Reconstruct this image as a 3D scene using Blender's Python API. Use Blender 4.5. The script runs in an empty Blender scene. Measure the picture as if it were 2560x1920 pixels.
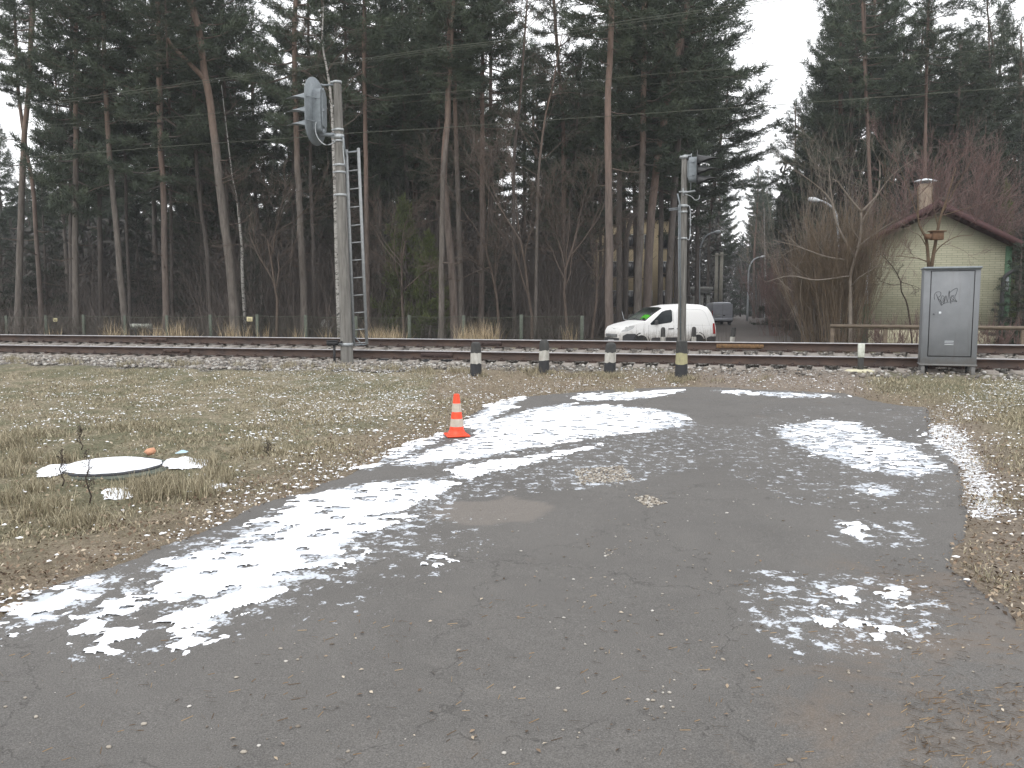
import bpy, math, random
import numpy as np
from mathutils import Vector, Matrix
from math import radians as R, sin, cos, pi
rng = np.random.default_rng(7); random.seed(7)
scene = bpy.context.scene
col = scene.collection

# ---------------------------------------------------------------- camera, world, sun, exposure
F = 2080.0; CX, CY = 1280.0, 960.0; TH = math.atan(190/2080.0); EYE = np.array([0, 0, 1.57])
cam = bpy.data.objects.new('camera', bpy.data.cameras.new('camera')); col.objects.link(cam)
cam.data.sensor_width = 36; cam.data.lens = 36*F/2560; cam.data.clip_end = 3000; cam.data.clip_start = 0.05
cam.location = EYE; cam.rotation_euler = (pi/2 - TH, 0, 0); scene.camera = cam
scene.render.engine = 'CYCLES'
scene.view_settings.view_transform = 'Standard'; scene.view_settings.look = 'None'
scene.view_settings.exposure = 0.72; scene.view_settings.gamma = 1
world = bpy.data.worlds.new('World'); scene.world = world; world.use_nodes = True
nt = world.node_tree; nt.nodes.clear()
sky = nt.nodes.new('ShaderNodeTexSky'); sky.sky_type = 'NISHITA'; sky.sun_disc = False
SE, SR = R(48), R(200)
sky.sun_elevation = SE; sky.sun_rotation = SR; sky.dust_density = 3.0; sky.air_density = 1.0
hs = nt.nodes.new('ShaderNodeHueSaturation'); hs.inputs['Saturation'].default_value = 0.16
# an overcast layer: the blue of the sky is mixed into an even pale cloud cover
mx = nt.nodes.new('ShaderNodeMix'); mx.data_type = 'RGBA'; mx.inputs[0].default_value = 0.72
mx.inputs[7].default_value = (10.6, 10.7, 10.9, 1)
bg = nt.nodes.new('ShaderNodeBackground'); bg.inputs['Strength'].default_value = 0.12
wo = nt.nodes.new('ShaderNodeOutputWorld')
nt.links.new(sky.outputs[0], hs.inputs['Color']); nt.links.new(hs.outputs[0], mx.inputs[6])
nt.links.new(mx.outputs[2], bg.inputs[0]); nt.links.new(bg.outputs[0], wo.inputs[0])
sun = bpy.data.objects.new('sun', bpy.data.lights.new('sun', 'SUN')); col.objects.link(sun)
sun.data.energy = 0.5; sun.data.angle = R(40); sun.data.color = (1, .97, .92)
sd = Vector((sin(SR)*cos(SE), cos(SR)*cos(SE), sin(SE)))
sun.rotation_euler = sd.to_track_quat('Z', 'Y').to_euler()
scene.cycles.max_bounces = 6; scene.cycles.diffuse_bounces = 3; scene.cycles.glossy_bounces = 2
scene.cycles.transparent_max_bounces = 8

# ---------------------------------------------------------------- noise in numpy
def vnoise(x, y, seed=0):
    xi = np.floor(x).astype(np.int64); yi = np.floor(y).astype(np.int64)
    fx = x-xi; fy = y-yi; fx = fx*fx*(3-2*fx); fy = fy*fy*(3-2*fy)
    def h(a, b):
        n = (a*374761393 + b*668265263 + seed*1274126177) & 0xffffffff
        n = ((n ^ (n >> 13))*1274126177) & 0xffffffff
        n = n ^ (n >> 16)
        return (n & 0xffff)/65535.0
    return (h(xi, yi)*(1-fx)+h(xi+1, yi)*fx)*(1-fy) + (h(xi, yi+1)*(1-fx)+h(xi+1, yi+1)*fx)*fy
def fbm(x, y, oct=4, seed=0):
    a, s, t = 0.5, 0, 0
    for i in range(oct):
        s = s + a*vnoise(x, y, seed+i*17); t += a
        x = x*2.03+3.1; y = y*2.03+1.7; a *= .5
    return s/t

# ---------------------------------------------------------------- terrain and picture-to-place helpers
A15 = R(14.95); TU = np.array([cos(A15), -sin(A15)]); TN = np.array([sin(A15), cos(A15)]); P0 = np.array([0.17, 18.0])
def s_of(X, Y): return (X-P0[0])*TN[0] + (Y-P0[1])*TN[1]
def t_of(X, Y): return (X-P0[0])*TU[0] + (Y-P0[1])*TU[1]
def trk(t, s): return P0[0]+TU[0]*t+TN[0]*s, P0[1]+TU[1]*t+TN[1]*s
KS = [-900, -6.5, -3.7, -2.2, -1.2, -.5, 0, 1.52, 2.1, 3.2, 5, 8, 30, 900]
KZ = [0, 0, .08, .26, .34, .365, .362, .562, .57, .30, .04, -.06, 0.0, 0.0]
def hz(X, Y):
    X = np.asarray(X, float); Y = np.asarray(Y, float)
    return np.interp(s_of(X, Y), KS, KZ)
def ray(x, y):
    u = (x-CX)/F; v = (CY-y)/F
    return np.array([u, cos(TH)+v*sin(TH), v*cos(TH)-sin(TH)])
def at(x, y, d):                      # the place at distance d in front of the lens seen at pixel x, y
    r = ray(x, y); return EYE + r*(d/r[1])
def gp(x, y):                         # where the line of sight meets the ground
    r = ray(x, y); k = np.linspace(1, 60, 6000)
    p = EYE[None]+r[None]*k[:, None]; h = hz(p[:, 0], p[:, 1])
    i = int(np.argmax(p[:, 2] < h)); return np.array([p[i, 0], p[i, 1], h[i]])
def g0(x, y):                         # same on the level part
    r = ray(x, y); k = (EYE[2])/-r[2]; return (EYE+r*k)[:2]
K = 2560/2212.0

# ---------------------------------------------------------------- mesh collector
class MB:
    def __init__(s): s.v = []; s.f = []; s.n = 0
    def add(s, v, f, mi=0):
        v = np.asarray(v, float).reshape(-1, 3); s.v.append(v)
        if isinstance(f, np.ndarray): s.f.append((f+s.n, mi))
        else:
            by = {}
            for q in f: by.setdefault(len(q), []).append(q)
            for q in by.values(): s.f.append((np.array(q, dtype=np.int64)+s.n, mi))
        s.n += len(v); return s
    def box(s, c, size, rot=0, mi=0, tilt=None, bev=0):
        sx, sy, sz = [a/2 for a in size]
        if bev:
            b = min(bev, sx*.9, sy*.9, sz*.9); vs = []
            for z, k in ((-sz, b), (-sz+b, 0), (sz-b, 0), (sz, b)):
                for X, Y in ((sx-k-(b if not k else 0), sy-k), (sx-k, sy-k-(b if not k else 0)), (sx-k, -sy+k+(b if not k else 0)), (sx-k-(b if not k else 0), -sy+k),
                             (-sx+k+(b if not k else 0), -sy+k), (-sx+k, -sy+k+(b if not k else 0)), (-sx+k, sy-k-(b if not k else 0)), (-sx+k+(b if not k else 0), sy-k)):
                    vs.append((X, Y, z))
            v = np.array(vs); f = []
            for r_ in range(3):
                for i in range(8):
                    j = (i+1) % 8; f.append((r_*8+j, r_*8+i, (r_+1)*8+i, (r_+1)*8+j))
            f.append(tuple(range(8))); f.append(tuple(reversed(range(24, 32))))
        else:
            v = np.array([(a*sx, b*sy, c_*sz) for c_ in (-1, 1) for b in (-1, 1) for a in (-1, 1)])
            f = [(0, 2, 3, 1), (4, 5, 7, 6), (0, 1, 5, 4), (2, 6, 7, 3), (1, 3, 7, 5), (0, 4, 6, 2)]
        if tilt is not None: v = v @ np.array(tilt.to_3x3()).T
        if rot: v = v @ np.array(Matrix.Rotation(rot, 3, 'Z')).T
        return s.add(v+np.array(c), f, mi)
    def tube(s, path, rad, n=8, caps=True, mi=0):
        P = np.asarray(path, float); m = len(P)
        rad = np.broadcast_to(np.asarray(rad, float), (m,))
        T = np.gradient(P, axis=0); T /= np.linalg.norm(T, axis=1)[:, None]+1e-9
        ref = np.array([0, 0, 1.]) if abs(T[0, 2]) < .9 else np.array([1., 0, 0])
        U = np.cross(T, ref); U /= np.linalg.norm(U, axis=1)[:, None]+1e-9; W = np.cross(T, U)
        a = np.arange(n)*2*pi/n
        V = P[:, None]+rad[:, None, None]*(np.cos(a)[None, :, None]*U[:, None]+np.sin(a)[None, :, None]*W[:, None])
        i = np.arange(m-1)[:, None]*n; j = np.arange(n)[None]; j2 = (j+1) % n
        f = np.stack([i+j, i+j2, i+n+j2, i+n+j], -1).reshape(-1, 4)
        s.add(V, f, mi)
        if caps:
            s.f.append((np.array([list(range(n-1, -1, -1))])+s.n-m*n, mi)); s.f.append((np.array([list(range(n))])+s.n-n, mi))
        return s
    def lathe(s, prof, c=(0, 0, 0), n=20, mi=0, sx=1, sy=1, M=None):
        P = np.array(prof, float); a = np.arange(n)*2*pi/n
        V = np.stack([P[:, 0][:, None]*np.cos(a)*sx, P[:, 0][:, None]*np.sin(a)*sy, np.repeat(P[:, 1][:, None], n, 1)], -1).reshape(-1, 3)
        if M is not None: V = V @ np.array(M.to_3x3()).T
        m = len(P); i = np.arange(m-1)[:, None]*n; j = np.arange(n)[None]; j2 = (j+1) % n
        f = np.stack([i+j, i+j2, i+n+j2, i+n+j], -1).reshape(-1, 4)
        s.add(V+np.array(c), f, mi)
        s.f.append((np.array([list(range(n-1, -1, -1))])+s.n-m*n, mi)); s.f.append((np.array([list(range(n))])+s.n-n, mi))
        return s
    def prism(s, poly, o, ax, ay, th, mi=0):   # polygon in the plane o + a*ax + b*ay, thickness th along the normal
        o = np.array(o, float); ax = np.array(ax, float); ay = np.array(ay, float)
        nrm = np.cross(ax, ay); nrm /= np.linalg.norm(nrm)
        b = np.array([o+ax*p[0]+ay*p[1] for p in poly]); n = len(b)
        v = np.vstack([b, b+nrm*th]); f = [tuple(range(n-1, -1, -1)), tuple(range(n, 2*n))]
        f += [(i, (i+1) % n, n+(i+1) % n, n+i) for i in range(n)]
        return s.add(v, f, mi)
    def build(s, name, mats, parent=None, smooth=False, attrs=None):
        me = bpy.data.meshes.new(name)
        V = np.vstack(s.v); me.vertices.add(len(V)); me.vertices.foreach_set('co', V.astype(np.float32).ravel())
        li = np.concatenate([f.ravel() for f, m in s.f]); tot = np.concatenate([np.full(len(f), f.shape[1]) for f, m in s.f])
        mi = np.concatenate([np.full(len(f), m) for f, m in s.f])
        st = np.concatenate([[0], np.cumsum(tot)[:-1]])
        me.loops.add(len(li)); me.loops.foreach_set('vertex_index', li.astype(np.int32))
        me.polygons.add(len(tot)); me.polygons.foreach_set('loop_start', st.astype(np.int32))
        me.polygons.foreach_set('material_index', mi.astype(np.int32))
        if smooth: me.polygons.foreach_set('use_smooth', np.ones(len(tot), bool))
        for m in (mats if isinstance(mats, (list, tuple)) else [mats]): me.materials.append(m)
        if attrs:
            for k, a in attrs.items():
                at_ = me.attributes.new(k, 'FLOAT', 'POINT'); at_.data.foreach_set('value', np.asarray(a, np.float32).ravel())
        me.update(calc_edges=True); me.validate()
        if smooth == 'auto':
            me.set_sharp_from_angle(angle=R(38))
        o = bpy.data.objects.new(name, me); col.objects.link(o)
        if parent is not None: o.parent = parent
        return o
def grid_faces(ny, nx, keep=None):
    i = np.arange(ny-1)[:, None]*nx; j = np.arange(nx-1)[None]
    f = np.stack([i+j, i+j+1, i+nx+j+1, i+nx+j], -1).reshape(-1, 4)
    return f if keep is None else f[keep]
def tag(o, label=None, cat=None, group=None, kind=None):
    if label: o['label'] = label
    if cat: o['category'] = cat
    if group: o['group'] = group
    if kind: o['kind'] = kind
    return o
def empty(name, loc, label, cat, group=None, rz=0):
    o = bpy.data.objects.new(name, None); col.objects.link(o); o.location = [float(a) for a in loc]; o.rotation_euler[2] = rz
    o.empty_display_size = .2
    return tag(o, label, cat, group)
def loc_(o, p): return np.asarray(p, float) - np.array(o.location)
def copy_tree(o, parent=None):
    c = o.copy(); col.objects.link(c)
    if parent is not None: c.parent = parent
    for ch in list(o.children): copy_tree(ch, c)
    return c

# ---------------------------------------------------------------- materials
def newmat(name):
    m = bpy.data.materials.new(name); m.use_nodes = True; t = m.node_tree
    return m, t, t.nodes['Principled BSDF']
def nd(t, typ, **kw):
    n = t.nodes.new(typ)
    for k, v in kw.items():
        if k in n.inputs.keys(): n.inputs[k].default_value = v
        else: setattr(n, k, v)
    return n
def rgba(c): return (c[0], c[1], c[2], 1)
def ramp(t, fac, stops):
    r = t.nodes.new('ShaderNodeValToRGB'); e = r.color_ramp.elements
    while len(e) < len(stops): e.new(.5)
    for k, (p, c) in enumerate(stops): e[k].position = p; e[k].color = rgba(c) if len(c) == 3 else c
    if fac is not None: t.links.new(fac, r.inputs[0])
    return r
def noise(t, scale, detail=4, rough=.6, vec=None, dist=0):
    n = nd(t, 'ShaderNodeTexNoise'); n.inputs['Scale'].default_value = scale; n.inputs['Detail'].default_value = detail
    n.inputs['Roughness'].default_value = rough; n.inputs['Distortion'].default_value = dist
    if vec is not None: t.links.new(vec, n.inputs['Vector'])
    return n
def mixc(t, fac, a, b):
    m = t.nodes.new('ShaderNodeMix'); m.data_type = 'RGBA'
    for sock, val in ((m.inputs[0], fac), (m.inputs[6], a), (m.inputs[7], b)):
        if isinstance(val, (int, float)): sock.default_value = val
        elif isinstance(val, tuple): sock.default_value = rgba(val)
        else: t.links.new(val, sock)
    return m.outputs[2]
def math_(t, op, a, b=0, c=None, clamp=False):
    m = t.nodes.new('ShaderNodeMath'); m.operation = op; m.use_clamp = clamp
    for i, val in enumerate((a, b) if c is None else (a, b, c)):
        if isinstance(val, (int, float)): m.inputs[i].default_value = val
        else: t.links.new(val, m.inputs[i])
    return m.outputs[0]
def smooth(t, x, lo, hi):
    m = t.nodes.new('ShaderNodeMapRange'); m.interpolation_type = 'SMOOTHSTEP'
    t.links.new(x, m.inputs[0]); m.inputs[1].default_value = lo; m.inputs[2].default_value = hi
    return m.outputs[0]
def pos(t, scale=None):
    g = t.nodes.new('ShaderNodeNewGeometry')
    if scale is None: return g.outputs['Position']
    m = t.nodes.new('ShaderNodeMapping'); m.inputs['Scale'].default_value = scale; t.links.new(g.outputs['Position'], m.inputs[0]); return m.outputs[0]
def bump(t, p, h, strength=.4, dist=.01):
    b = t.nodes.new('ShaderNodeBump'); b.inputs['Strength'].default_value = strength; b.inputs['Distance'].default_value = dist
    t.links.new(h, b.inputs['Height']); t.links.new(b.outputs[0], p.inputs['Normal']); return b
def attr(t, name):
    a = t.nodes.new('ShaderNodeAttribute'); a.attribute_name = name; return a.outputs['Fac']
def simple(name, a, b=None, scale=8, rough=.7, metal=0, bs=.2, stretch=None, detail=5, dist=.004, spec=.5):
    m, t, p = newmat(name); b = b or tuple(x*.7 for x in a)
    n = noise(t, scale, detail, .65, pos(t, stretch))
    r = ramp(t, n.outputs[0], [(.3, b), (.7, a)]); t.links.new(r.outputs[0], p.inputs['Base Color'])
    p.inputs['Roughness'].default_value = rough; p.inputs['Metallic'].default_value = metal
    p.inputs['Specular IOR Level'].default_value = spec
    if bs: bump(t, p, n.outputs[0], bs, dist)
    return m
M = {}
M['concrete'] = simple('concrete', (.30, .285, .25), (.16, .15, .13), 9, .9, 0, .5, (1, 1, .25))
M['pole'] = simple('weathered_concrete_pole', (.225, .218, .20), (.085, .08, .073), 17, .9, 0, .8, (1, 1, .09))
M['galv'] = simple('grey_painted_steel', (.21, .235, .25), (.15, .17, .185), 12, .55, .15, .1)
M['bright'] = simple('bare_zinc', (.42, .44, .45), (.25, .27, .28), 25, .5, .4, .15)
M['black'] = simple('black_metal', (.018, .018, .02), (.008, .008, .01), 20, .6, 0, .1)
M['visorb'] = simple('matt_dark_visor', (.032, .034, .036), (.015, .015, .016), 14, .55, 0, .1)
M['rubber'] = simple('rubber', (.02, .02, .02), None, 20, .85)
M['orange'] = simple('orange_plastic', (.85, .075, .02), (.72, .05, .012), 14, .45, 0, .05)
M['reflect'] = simple('dirty_reflective_band', (.50, .44, .36), (.36, .31, .25), 18, .6, 0, .05)
def vanpaint():
    m, t, p = newmat('white_van_paint'); tc = t.nodes.new('ShaderNodeTexCoord'); sp = t.nodes.new('ShaderNodeSeparateXYZ'); t.links.new(tc.outputs['Object'], sp.inputs[0]); n = noise(t, 5, 6, .75, tc.outputs['Object'])
    f = smooth(t, math_(t, 'ADD', sp.outputs[2], math_(t, 'MULTIPLY', n.outputs[0], -.9)), .45, -.15)
    t.links.new(mixc(t, math_(t, 'MULTIPLY', f, .75), (.77, .77, .76), (.22, .19, .15)), p.inputs['Base Color']); p.inputs['Roughness'].default_value = .32; return m
M['vanwhite'] = vanpaint()
M['vangrey'] = simple('silver_grey_van_paint', (.44, .45, .49), (.38, .39, .43), 3, .35, .3, 0)
M['plastic'] = simple('black_bumper_plastic', (.045, .045, .05), (.03, .03, .03), 10, .6)
M['seam'] = simple('panel_gap', (.12, .12, .12), (.10, .10, .10), 10, .8, 0, 0)
M['seamw'] = simple('panel_gap_soft', (.42, .42, .42), (.36, .36, .36), 10, .8, 0, 0)
M['lampglass'] = simple('headlamp_glass', (.55, .56, .56), (.38, .38, .38), 20, .15, 0, 0)
M['red'] = simple('red_lamp_glass', (.35, .01, .01), (.2, .005, .005), 20, .2, 0, 0)
M['vest'] = simple('fluorescent_green_cloth', (.16, .85, .03), (.08, .55, .01), 14, .8, 0, .4)
M['wood'] = simple('weathered_wood', (.17, .135, .10), (.085, .066, .05), 16, .9, 0, .5, (.25, 1, 1))
M['maroon'] = simple('maroon_roof_edge', (.072, .028, .028), (.04, .018, .019), 9, .75, 0, .3)
M['roof'] = simple('old_roof_sheet', (.13, .09, .085), (.08, .05, .05), 6, .85, 0, .4)
M['greenpaint'] = simple('green_corner_paint', (.075, .15, .085), (.045, .09, .055), 12, .75, 0, .3)
M['peeled'] = simple('peeled_white_paint', (.42, .45, .48), (.28, .30, .32), 16, .8)
M['plate'] = simple('number_plate', (.45, .45, .45), (.35, .35, .35), 20, .5, 0, 0)
M['yellowsign'] = simple('pale_yellow_sheet', (.62, .56, .36), (.5, .44, .25), 12, .6)
M['signface'] = simple('dark_print', (.12, .1, .06), None, 10, .8, 0, 0)
M['mortaryellow'] = simple('ochre_plaster', (.36, .29, .18), (.27, .215, .135), 4, .9, 0, .2)
M['greystone'] = simple('grey_stone', (.30, .30, .28), (.18, .18, .17), 7, .9, 0, .4)
M['window'] = simple('dark_window_glass', (.02, .022, .025), None, 3, .12, 0, 0)
M['ladder'] = simple('light_grey_ladder_paint', (.30, .315, .32), (.20, .21, .215), 10, .6, 0, .1)
M['lampgrey'] = simple('grey_lamp_post', (.42, .45, .48), (.34, .36, .38), 8, .5, .2, 0)
M['lamphead'] = simple('pale_lamp_head', (.62, .66, .68), (.5, .52, .55), 8, .4, 0, 0)
M['brick'] = simple('chimney_plaster', (.25, .20, .15), (.17, .135, .105), 9, .9, 0, .3)
M['postgreen'] = simple('mossy_concrete_post', (.105, .12, .095), (.06, .07, .055), 12, .9, 0, .4)
M['wire'] = simple('thin_wire', (.10, .105, .075), (.05, .055, .04), 20, .7, 0, 0)
M['cable'] = simple('overhead_cable', (.085, .09, .065), (.05, .055, .04), 20, .7, 0, 0)
M['birdbox'] = simple('brown_board', (.16, .09, .05), (.10, .055, .03), 14, .9, 0, .3)
M['twig'] = simple('bare_twig', (.125, .095, .075), (.065, .05, .042), 3, .9, 0, 0)
M['twigred'] = simple('reddish_bare_twig', (.165, .105, .094), (.09, .058, .052), 2, .9, 0, 0)
M['twigpale'] = simple('pale_bare_branch', (.22, .19, .16), (.12, .10, .082), 4, .9, 0, .2)
M['twigbrown'] = simple('rusty_brown_twig', (.17, .125, .085), (.085, .066, .046), 2, .9, 0, 0)
M['fruitbark'] = simple('brown_smooth_bark', (.13, .09, .055), (.07, .048, .03), 9, .9, 0, .4)
M['lightsnow'] = simple('snow', (.86, .88, .92), (.80, .82, .86), 30, .8, 0, .35, None, 4, .01)
M['ink'] = simple('black_marker_ink', (.03, .03, .035), None, 40, .6, 0, 0)
M['weed'] = simple('dark_dead_weed', (.075, .055, .042), (.025, .02, .016), 10, .95, 0, 0)
M['brickpiece'] = simple('pale_orange_brick', (.62, .33, .20), (.45, .22, .13), 22, .9, 0, .3)
M['slab'] = simple('dark_rubber_slab', (.05, .052, .058), (.03, .032, .036), 14, .85, 0, .3)
M['palebase'] = simple('cream_painted_concrete', (.62, .60, .44), (.42, .38, .26), 12, .85, 0, .4)
M['markerwhite'] = simple('marker_white_paint', (.62, .64, .58), (.42, .44, .38), 16, .8, 0, .2)
M['oldblack'] = simple('faded_black_paint', (.055, .055, .052), (.022, .022, .022), 10, .8, 0, .3)
M['deepblack'] = simple('fresh_black_paint', (.016, .018, .022), (.03, .03, .032), 9, .7, 0, .3)
M['oldwhite'] = simple('chipped_white_paint', (.52, .51, .47), (.27, .26, .23), 13, .85, 0, .4, (1, 1, .3))
M['oldyellow'] = simple('yellowed_paint', (.42, .39, .22), (.20, .19, .12), 14, .85, 0, .4, (1, 1, .4))

def cabinet_paint():
    m, t, p = newmat('grey_cabinet_paint'); v = pos(t)
    n = noise(t, 3, 5, .6, v); n2 = noise(t, 160, 2, .5, v)
    r = ramp(t, n.outputs[0], [(.3, (.150, .160, .170)), (.7, (.19, .20, .212))])
    s = smooth(t, n2.outputs[0], .62, .72)
    st = noise(t, 14, 5, .7, pos(t, (1, 1, .07))); tc = t.nodes.new('ShaderNodeTexCoord'); sp = t.nodes.new('ShaderNodeSeparateXYZ'); t.links.new(v, sp.inputs[0]); sl_ = noise(t, 11, 5, .7, v)
    c_ = mixc(t, math_(t, 'MULTIPLY', s, .3), r.outputs[0], (.12, .11, .10)); c_ = mixc(t, math_(t, 'MULTIPLY', smooth(t, st.outputs[0], .52, .72), .4), c_, (.115, .115, .11))
    bt = smooth(t, math_(t, 'ADD', sp.outputs[2], math_(t, 'MULTIPLY', sl_.outputs[0], .5)), 1.02, .72); c_ = mixc(t, math_(t, 'MULTIPLY', bt, .55), c_, (.13, .115, .095)); t.links.new(c_, p.inputs['Base Color'])
    p.inputs['Roughness'].default_value = .5; bump(t, p, n.outputs[0], .08, .01); return m
M['cabinet'] = cabinet_paint()

def bark(name, low, low2, up, up2, z0=7.5, z1=12):
    m, t, p = newmat(name); v = pos(t, (1, 1, .18)); n = noise(t, 9, 6, .7, v); nb = noise(t, .35, 3, .6, pos(t))
    a = ramp(t, n.outputs[0], [(.32, low2), (.68, low)]); b = ramp(t, n.outputs[0], [(.3, up2), (.7, up)])
    sep = t.nodes.new('ShaderNodeSeparateXYZ'); t.links.new(pos(t), sep.inputs[0])
    z = math_(t, 'ADD', sep.outputs[2], math_(t, 'MULTIPLY', nb.outputs[0], 5)); f = smooth(t, z, z0+2.5, z1+2.5)
    t.links.new(mixc(t, f, a.outputs[0], b.outputs[0]), p.inputs['Base Color'])
    p.inputs['Roughness'].default_value = .95; bump(t, p, n.outputs[0], .9, .04); return m
M['pinebark'] = bark('pine_bark', (.15, .132, .116), (.066, .056, .049), (.19, .135, .105), (.10, .07, .055))
M['redbark'] = bark('reddish_pine_bark', (.155, .125, .108), (.072, .057, .049), (.195, .135, .108), (.105, .075, .06), 5, 10)
M['dimbark'] = bark('dim_pine_bark', (.125, .108, .097), (.055, .047, .042), (.14, .105, .085), (.075, .056, .046), 9, 13)
def birchbark():
    m, t, p = newmat('birch_bark'); v = pos(t, (1.2, 1.2, 3)); n = noise(t, 2.6, 6, .72, v, 1.2)
    r = ramp(t, n.outputs[0], [(.40, (.035, .032, .028)), (.47, (.27, .26, .24)), (.8, (.45, .44, .42))])
    t.links.new(r.outputs[0], p.inputs['Base Color']); p.inputs['Roughness'].default_value = .8; return m
M['birch'] = birchbark()
def leaf(name, stops, scale=1.1, trans=.0):
    m, t, p = newmat(name); n = noise(t, scale, 4, .7, pos(t))
    oi = t.nodes.new('ShaderNodeObjectInfo')
    r = ramp(t, n.outputs[0], stops)
    h = t.nodes.new('ShaderNodeHueSaturation'); t.links.new(r.outputs[0], h.inputs['Color'])
    t.links.new(math_(t, 'ADD', math_(t, 'MULTIPLY', oi.outputs['Random'], .35), .82), h.inputs['Value'])
    t.links.new(h.outputs[0], p.inputs['Base Color']); p.inputs['Roughness'].default_value = .75
    p.inputs['Specular IOR Level'].default_value = .25; return m
M['needle'] = leaf('pine_needles', [(.28, (.036, .048, .036)), (.5, (.062, .080, .055)), (.74, (.10, .12, .072))])
M['spruce'] = leaf('spruce_needles', [(.3, (.028, .036, .029)), (.5, (.045, .056, .043)), (.72, (.068, .080, .056))])
M['young'] = leaf('young_olive_conifer', [(.3, (.050, .068, .026)), (.5, (.080, .10, .035)), (.72, (.12, .135, .05))])
M['farmass'] = leaf('far_wood', [(.3, (.060, .060, .055)), (.5, (.088, .085, .078)), (.72, (.125, .115, .10))], .35)
M['under'] = leaf('undergrowth_twigs', [(.3, (.062, .054, .048)), (.5, (.10, .086, .077)), (.72, (.145, .118, .104))], .5)
# ================================================================ GROUND
def pts2w(L, k=K): return np.array([g0(x*k, y*k) for x, y in L])
def inside(X, Y, poly):
    r = np.zeros(X.shape, bool); n = len(poly)
    for i in range(n):
        x1, y1 = poly[i]; x2, y2 = poly[(i+1) % n]
        c = ((y1 > Y) != (y2 > Y)) & (X < (x2-x1)*(Y-y1)/((y2-y1) if y2 != y1 else 1e-9)+x1)
        r ^= c
    return r
def edist(X, Y, poly, closed=True):
    d = np.full(X.shape, 1e9); n = len(poly)
    for i in range(n if closed else n-1):
        a = poly[i]; b = poly[(i+1) % n]; ab = b-a; L = (ab**2).sum()+1e-12
        t = np.clip(((X-a[0])*ab[0]+(Y-a[1])*ab[1])/L, 0, 1)
        d = np.minimum(d, np.hypot(X-a[0]-t*ab[0], Y-a[1]-t*ab[1]))
    return d
def sdf(X, Y, poly):                          # positive inside
    d = edist(X, Y, poly); return np.where(inside(X, Y, poly), d, -d)
EDGE_L = [(-60, 1365), (0, 1340), (60, 1292), (160, 1252), (250, 1222), (420, 1160), (560, 1092), (650, 1066), (780, 1012), (870, 972), (960, 938), (1010, 905), (1060, 882), (1130, 868), (1240, 863), (1375, 860), (1530, 861), (1640, 866), (1820, 873)]
EDGE_R = [(2313, 1032), (2325, 1084), (2368, 1127), (2393, 1170), (2405, 1244), (2423, 1318), (2387, 1367), (2380, 1422), (2430, 1466), (2503, 1515), (2590, 1590)]
asp = np.vstack([[[-30, -8], [-30, 1.5], [-9, 3.6]], pts2w(EDGE_L), pts2w([(2215, 1024)], 1), pts2w(EDGE_R, 1), [[3.6, 2.2], [9, -8]]])
PATHP = pts2w([(1500, 835), (1560, 862), (1640, 868), (1830, 872), (1840, 850), (1790, 815), (1760, 795), (1530, 795)])   # trodden path up to the rails
def terr_h(X, Y):
    h = hz(X, Y); s = s_of(X, Y)
    near = np.exp(-(np.hypot(X, Y-8)/26)**2)
    rough = (fbm(X*1.3, Y*1.3, 3, 5)-.5)*.10 + (fbm(X*6, Y*6, 3, 9)-.5)*.065
    d = sdf(X, Y, asp) if X.size < 4e6 else 0
    off = np.clip((-d)/.5, 0, 1)*(s < -.9)
    return h + rough*off*near - .035*np.clip(d/.15+.2, 0, 1)
def span(a, b, n): return list(np.linspace(a, b, n, endpoint=False))
xs = np.array(span(-700, -60, 16)+span(-60, -18, 42)+span(-18, -9, 90)+span(-9, 10, 320)+span(10, 20, 90)+span(20, 60, 40)+span(60, 701, 17)+[701])
ys = np.array(span(-60, -2, 20)+span(-2, 3, 30)+span(3, 15, 210)+span(15, 25, 110)+span(25, 60, 60)+span(60, 180, 30)+span(180, 1200, 20)+[1200])
GX, GY = np.meshgrid(xs, ys); GH = terr_h(GX, GY); GS = s_of(GX, GY); GT = t_of(GX, GY)
nz = fbm(GX*2.2, GY*2.2, 4, 31)
bal = np.clip((GS+1.55+.65*np.clip((-GT-1)/2, 0, 1)+(nz-.5)*1.1)/.35, 0, 1)*np.clip((3.9+(nz-.5)-GS)/.4, 0, 1)
tl = np.clip((GT-1.0)/2.5, 0, 1)                                    # right of the left mast the shoulder is soil and leaves, not stone
bal = bal*np.where(GS < -.35, 1-.75*tl, 1)
dirt = np.exp(-(np.clip(-sdf(GX, GY, PATHP), 0, 9)/.35)**2)*(GY < 17) + .8*np.exp(-((sdf(GX, GY, asp)+.30)/.35)**2)*(GX > 2)*(GY < 11)
dirt = np.clip(dirt, 0, 1)
litter = np.clip(np.exp(-(np.clip(-sdf(GX, GY, asp), 0, 9)/.9)**2)*1.0+np.where((GX > -1.5) & (GX < 6) & (GS > -4.6) & (GS < -1), .8, 0), 0, 1)
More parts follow.
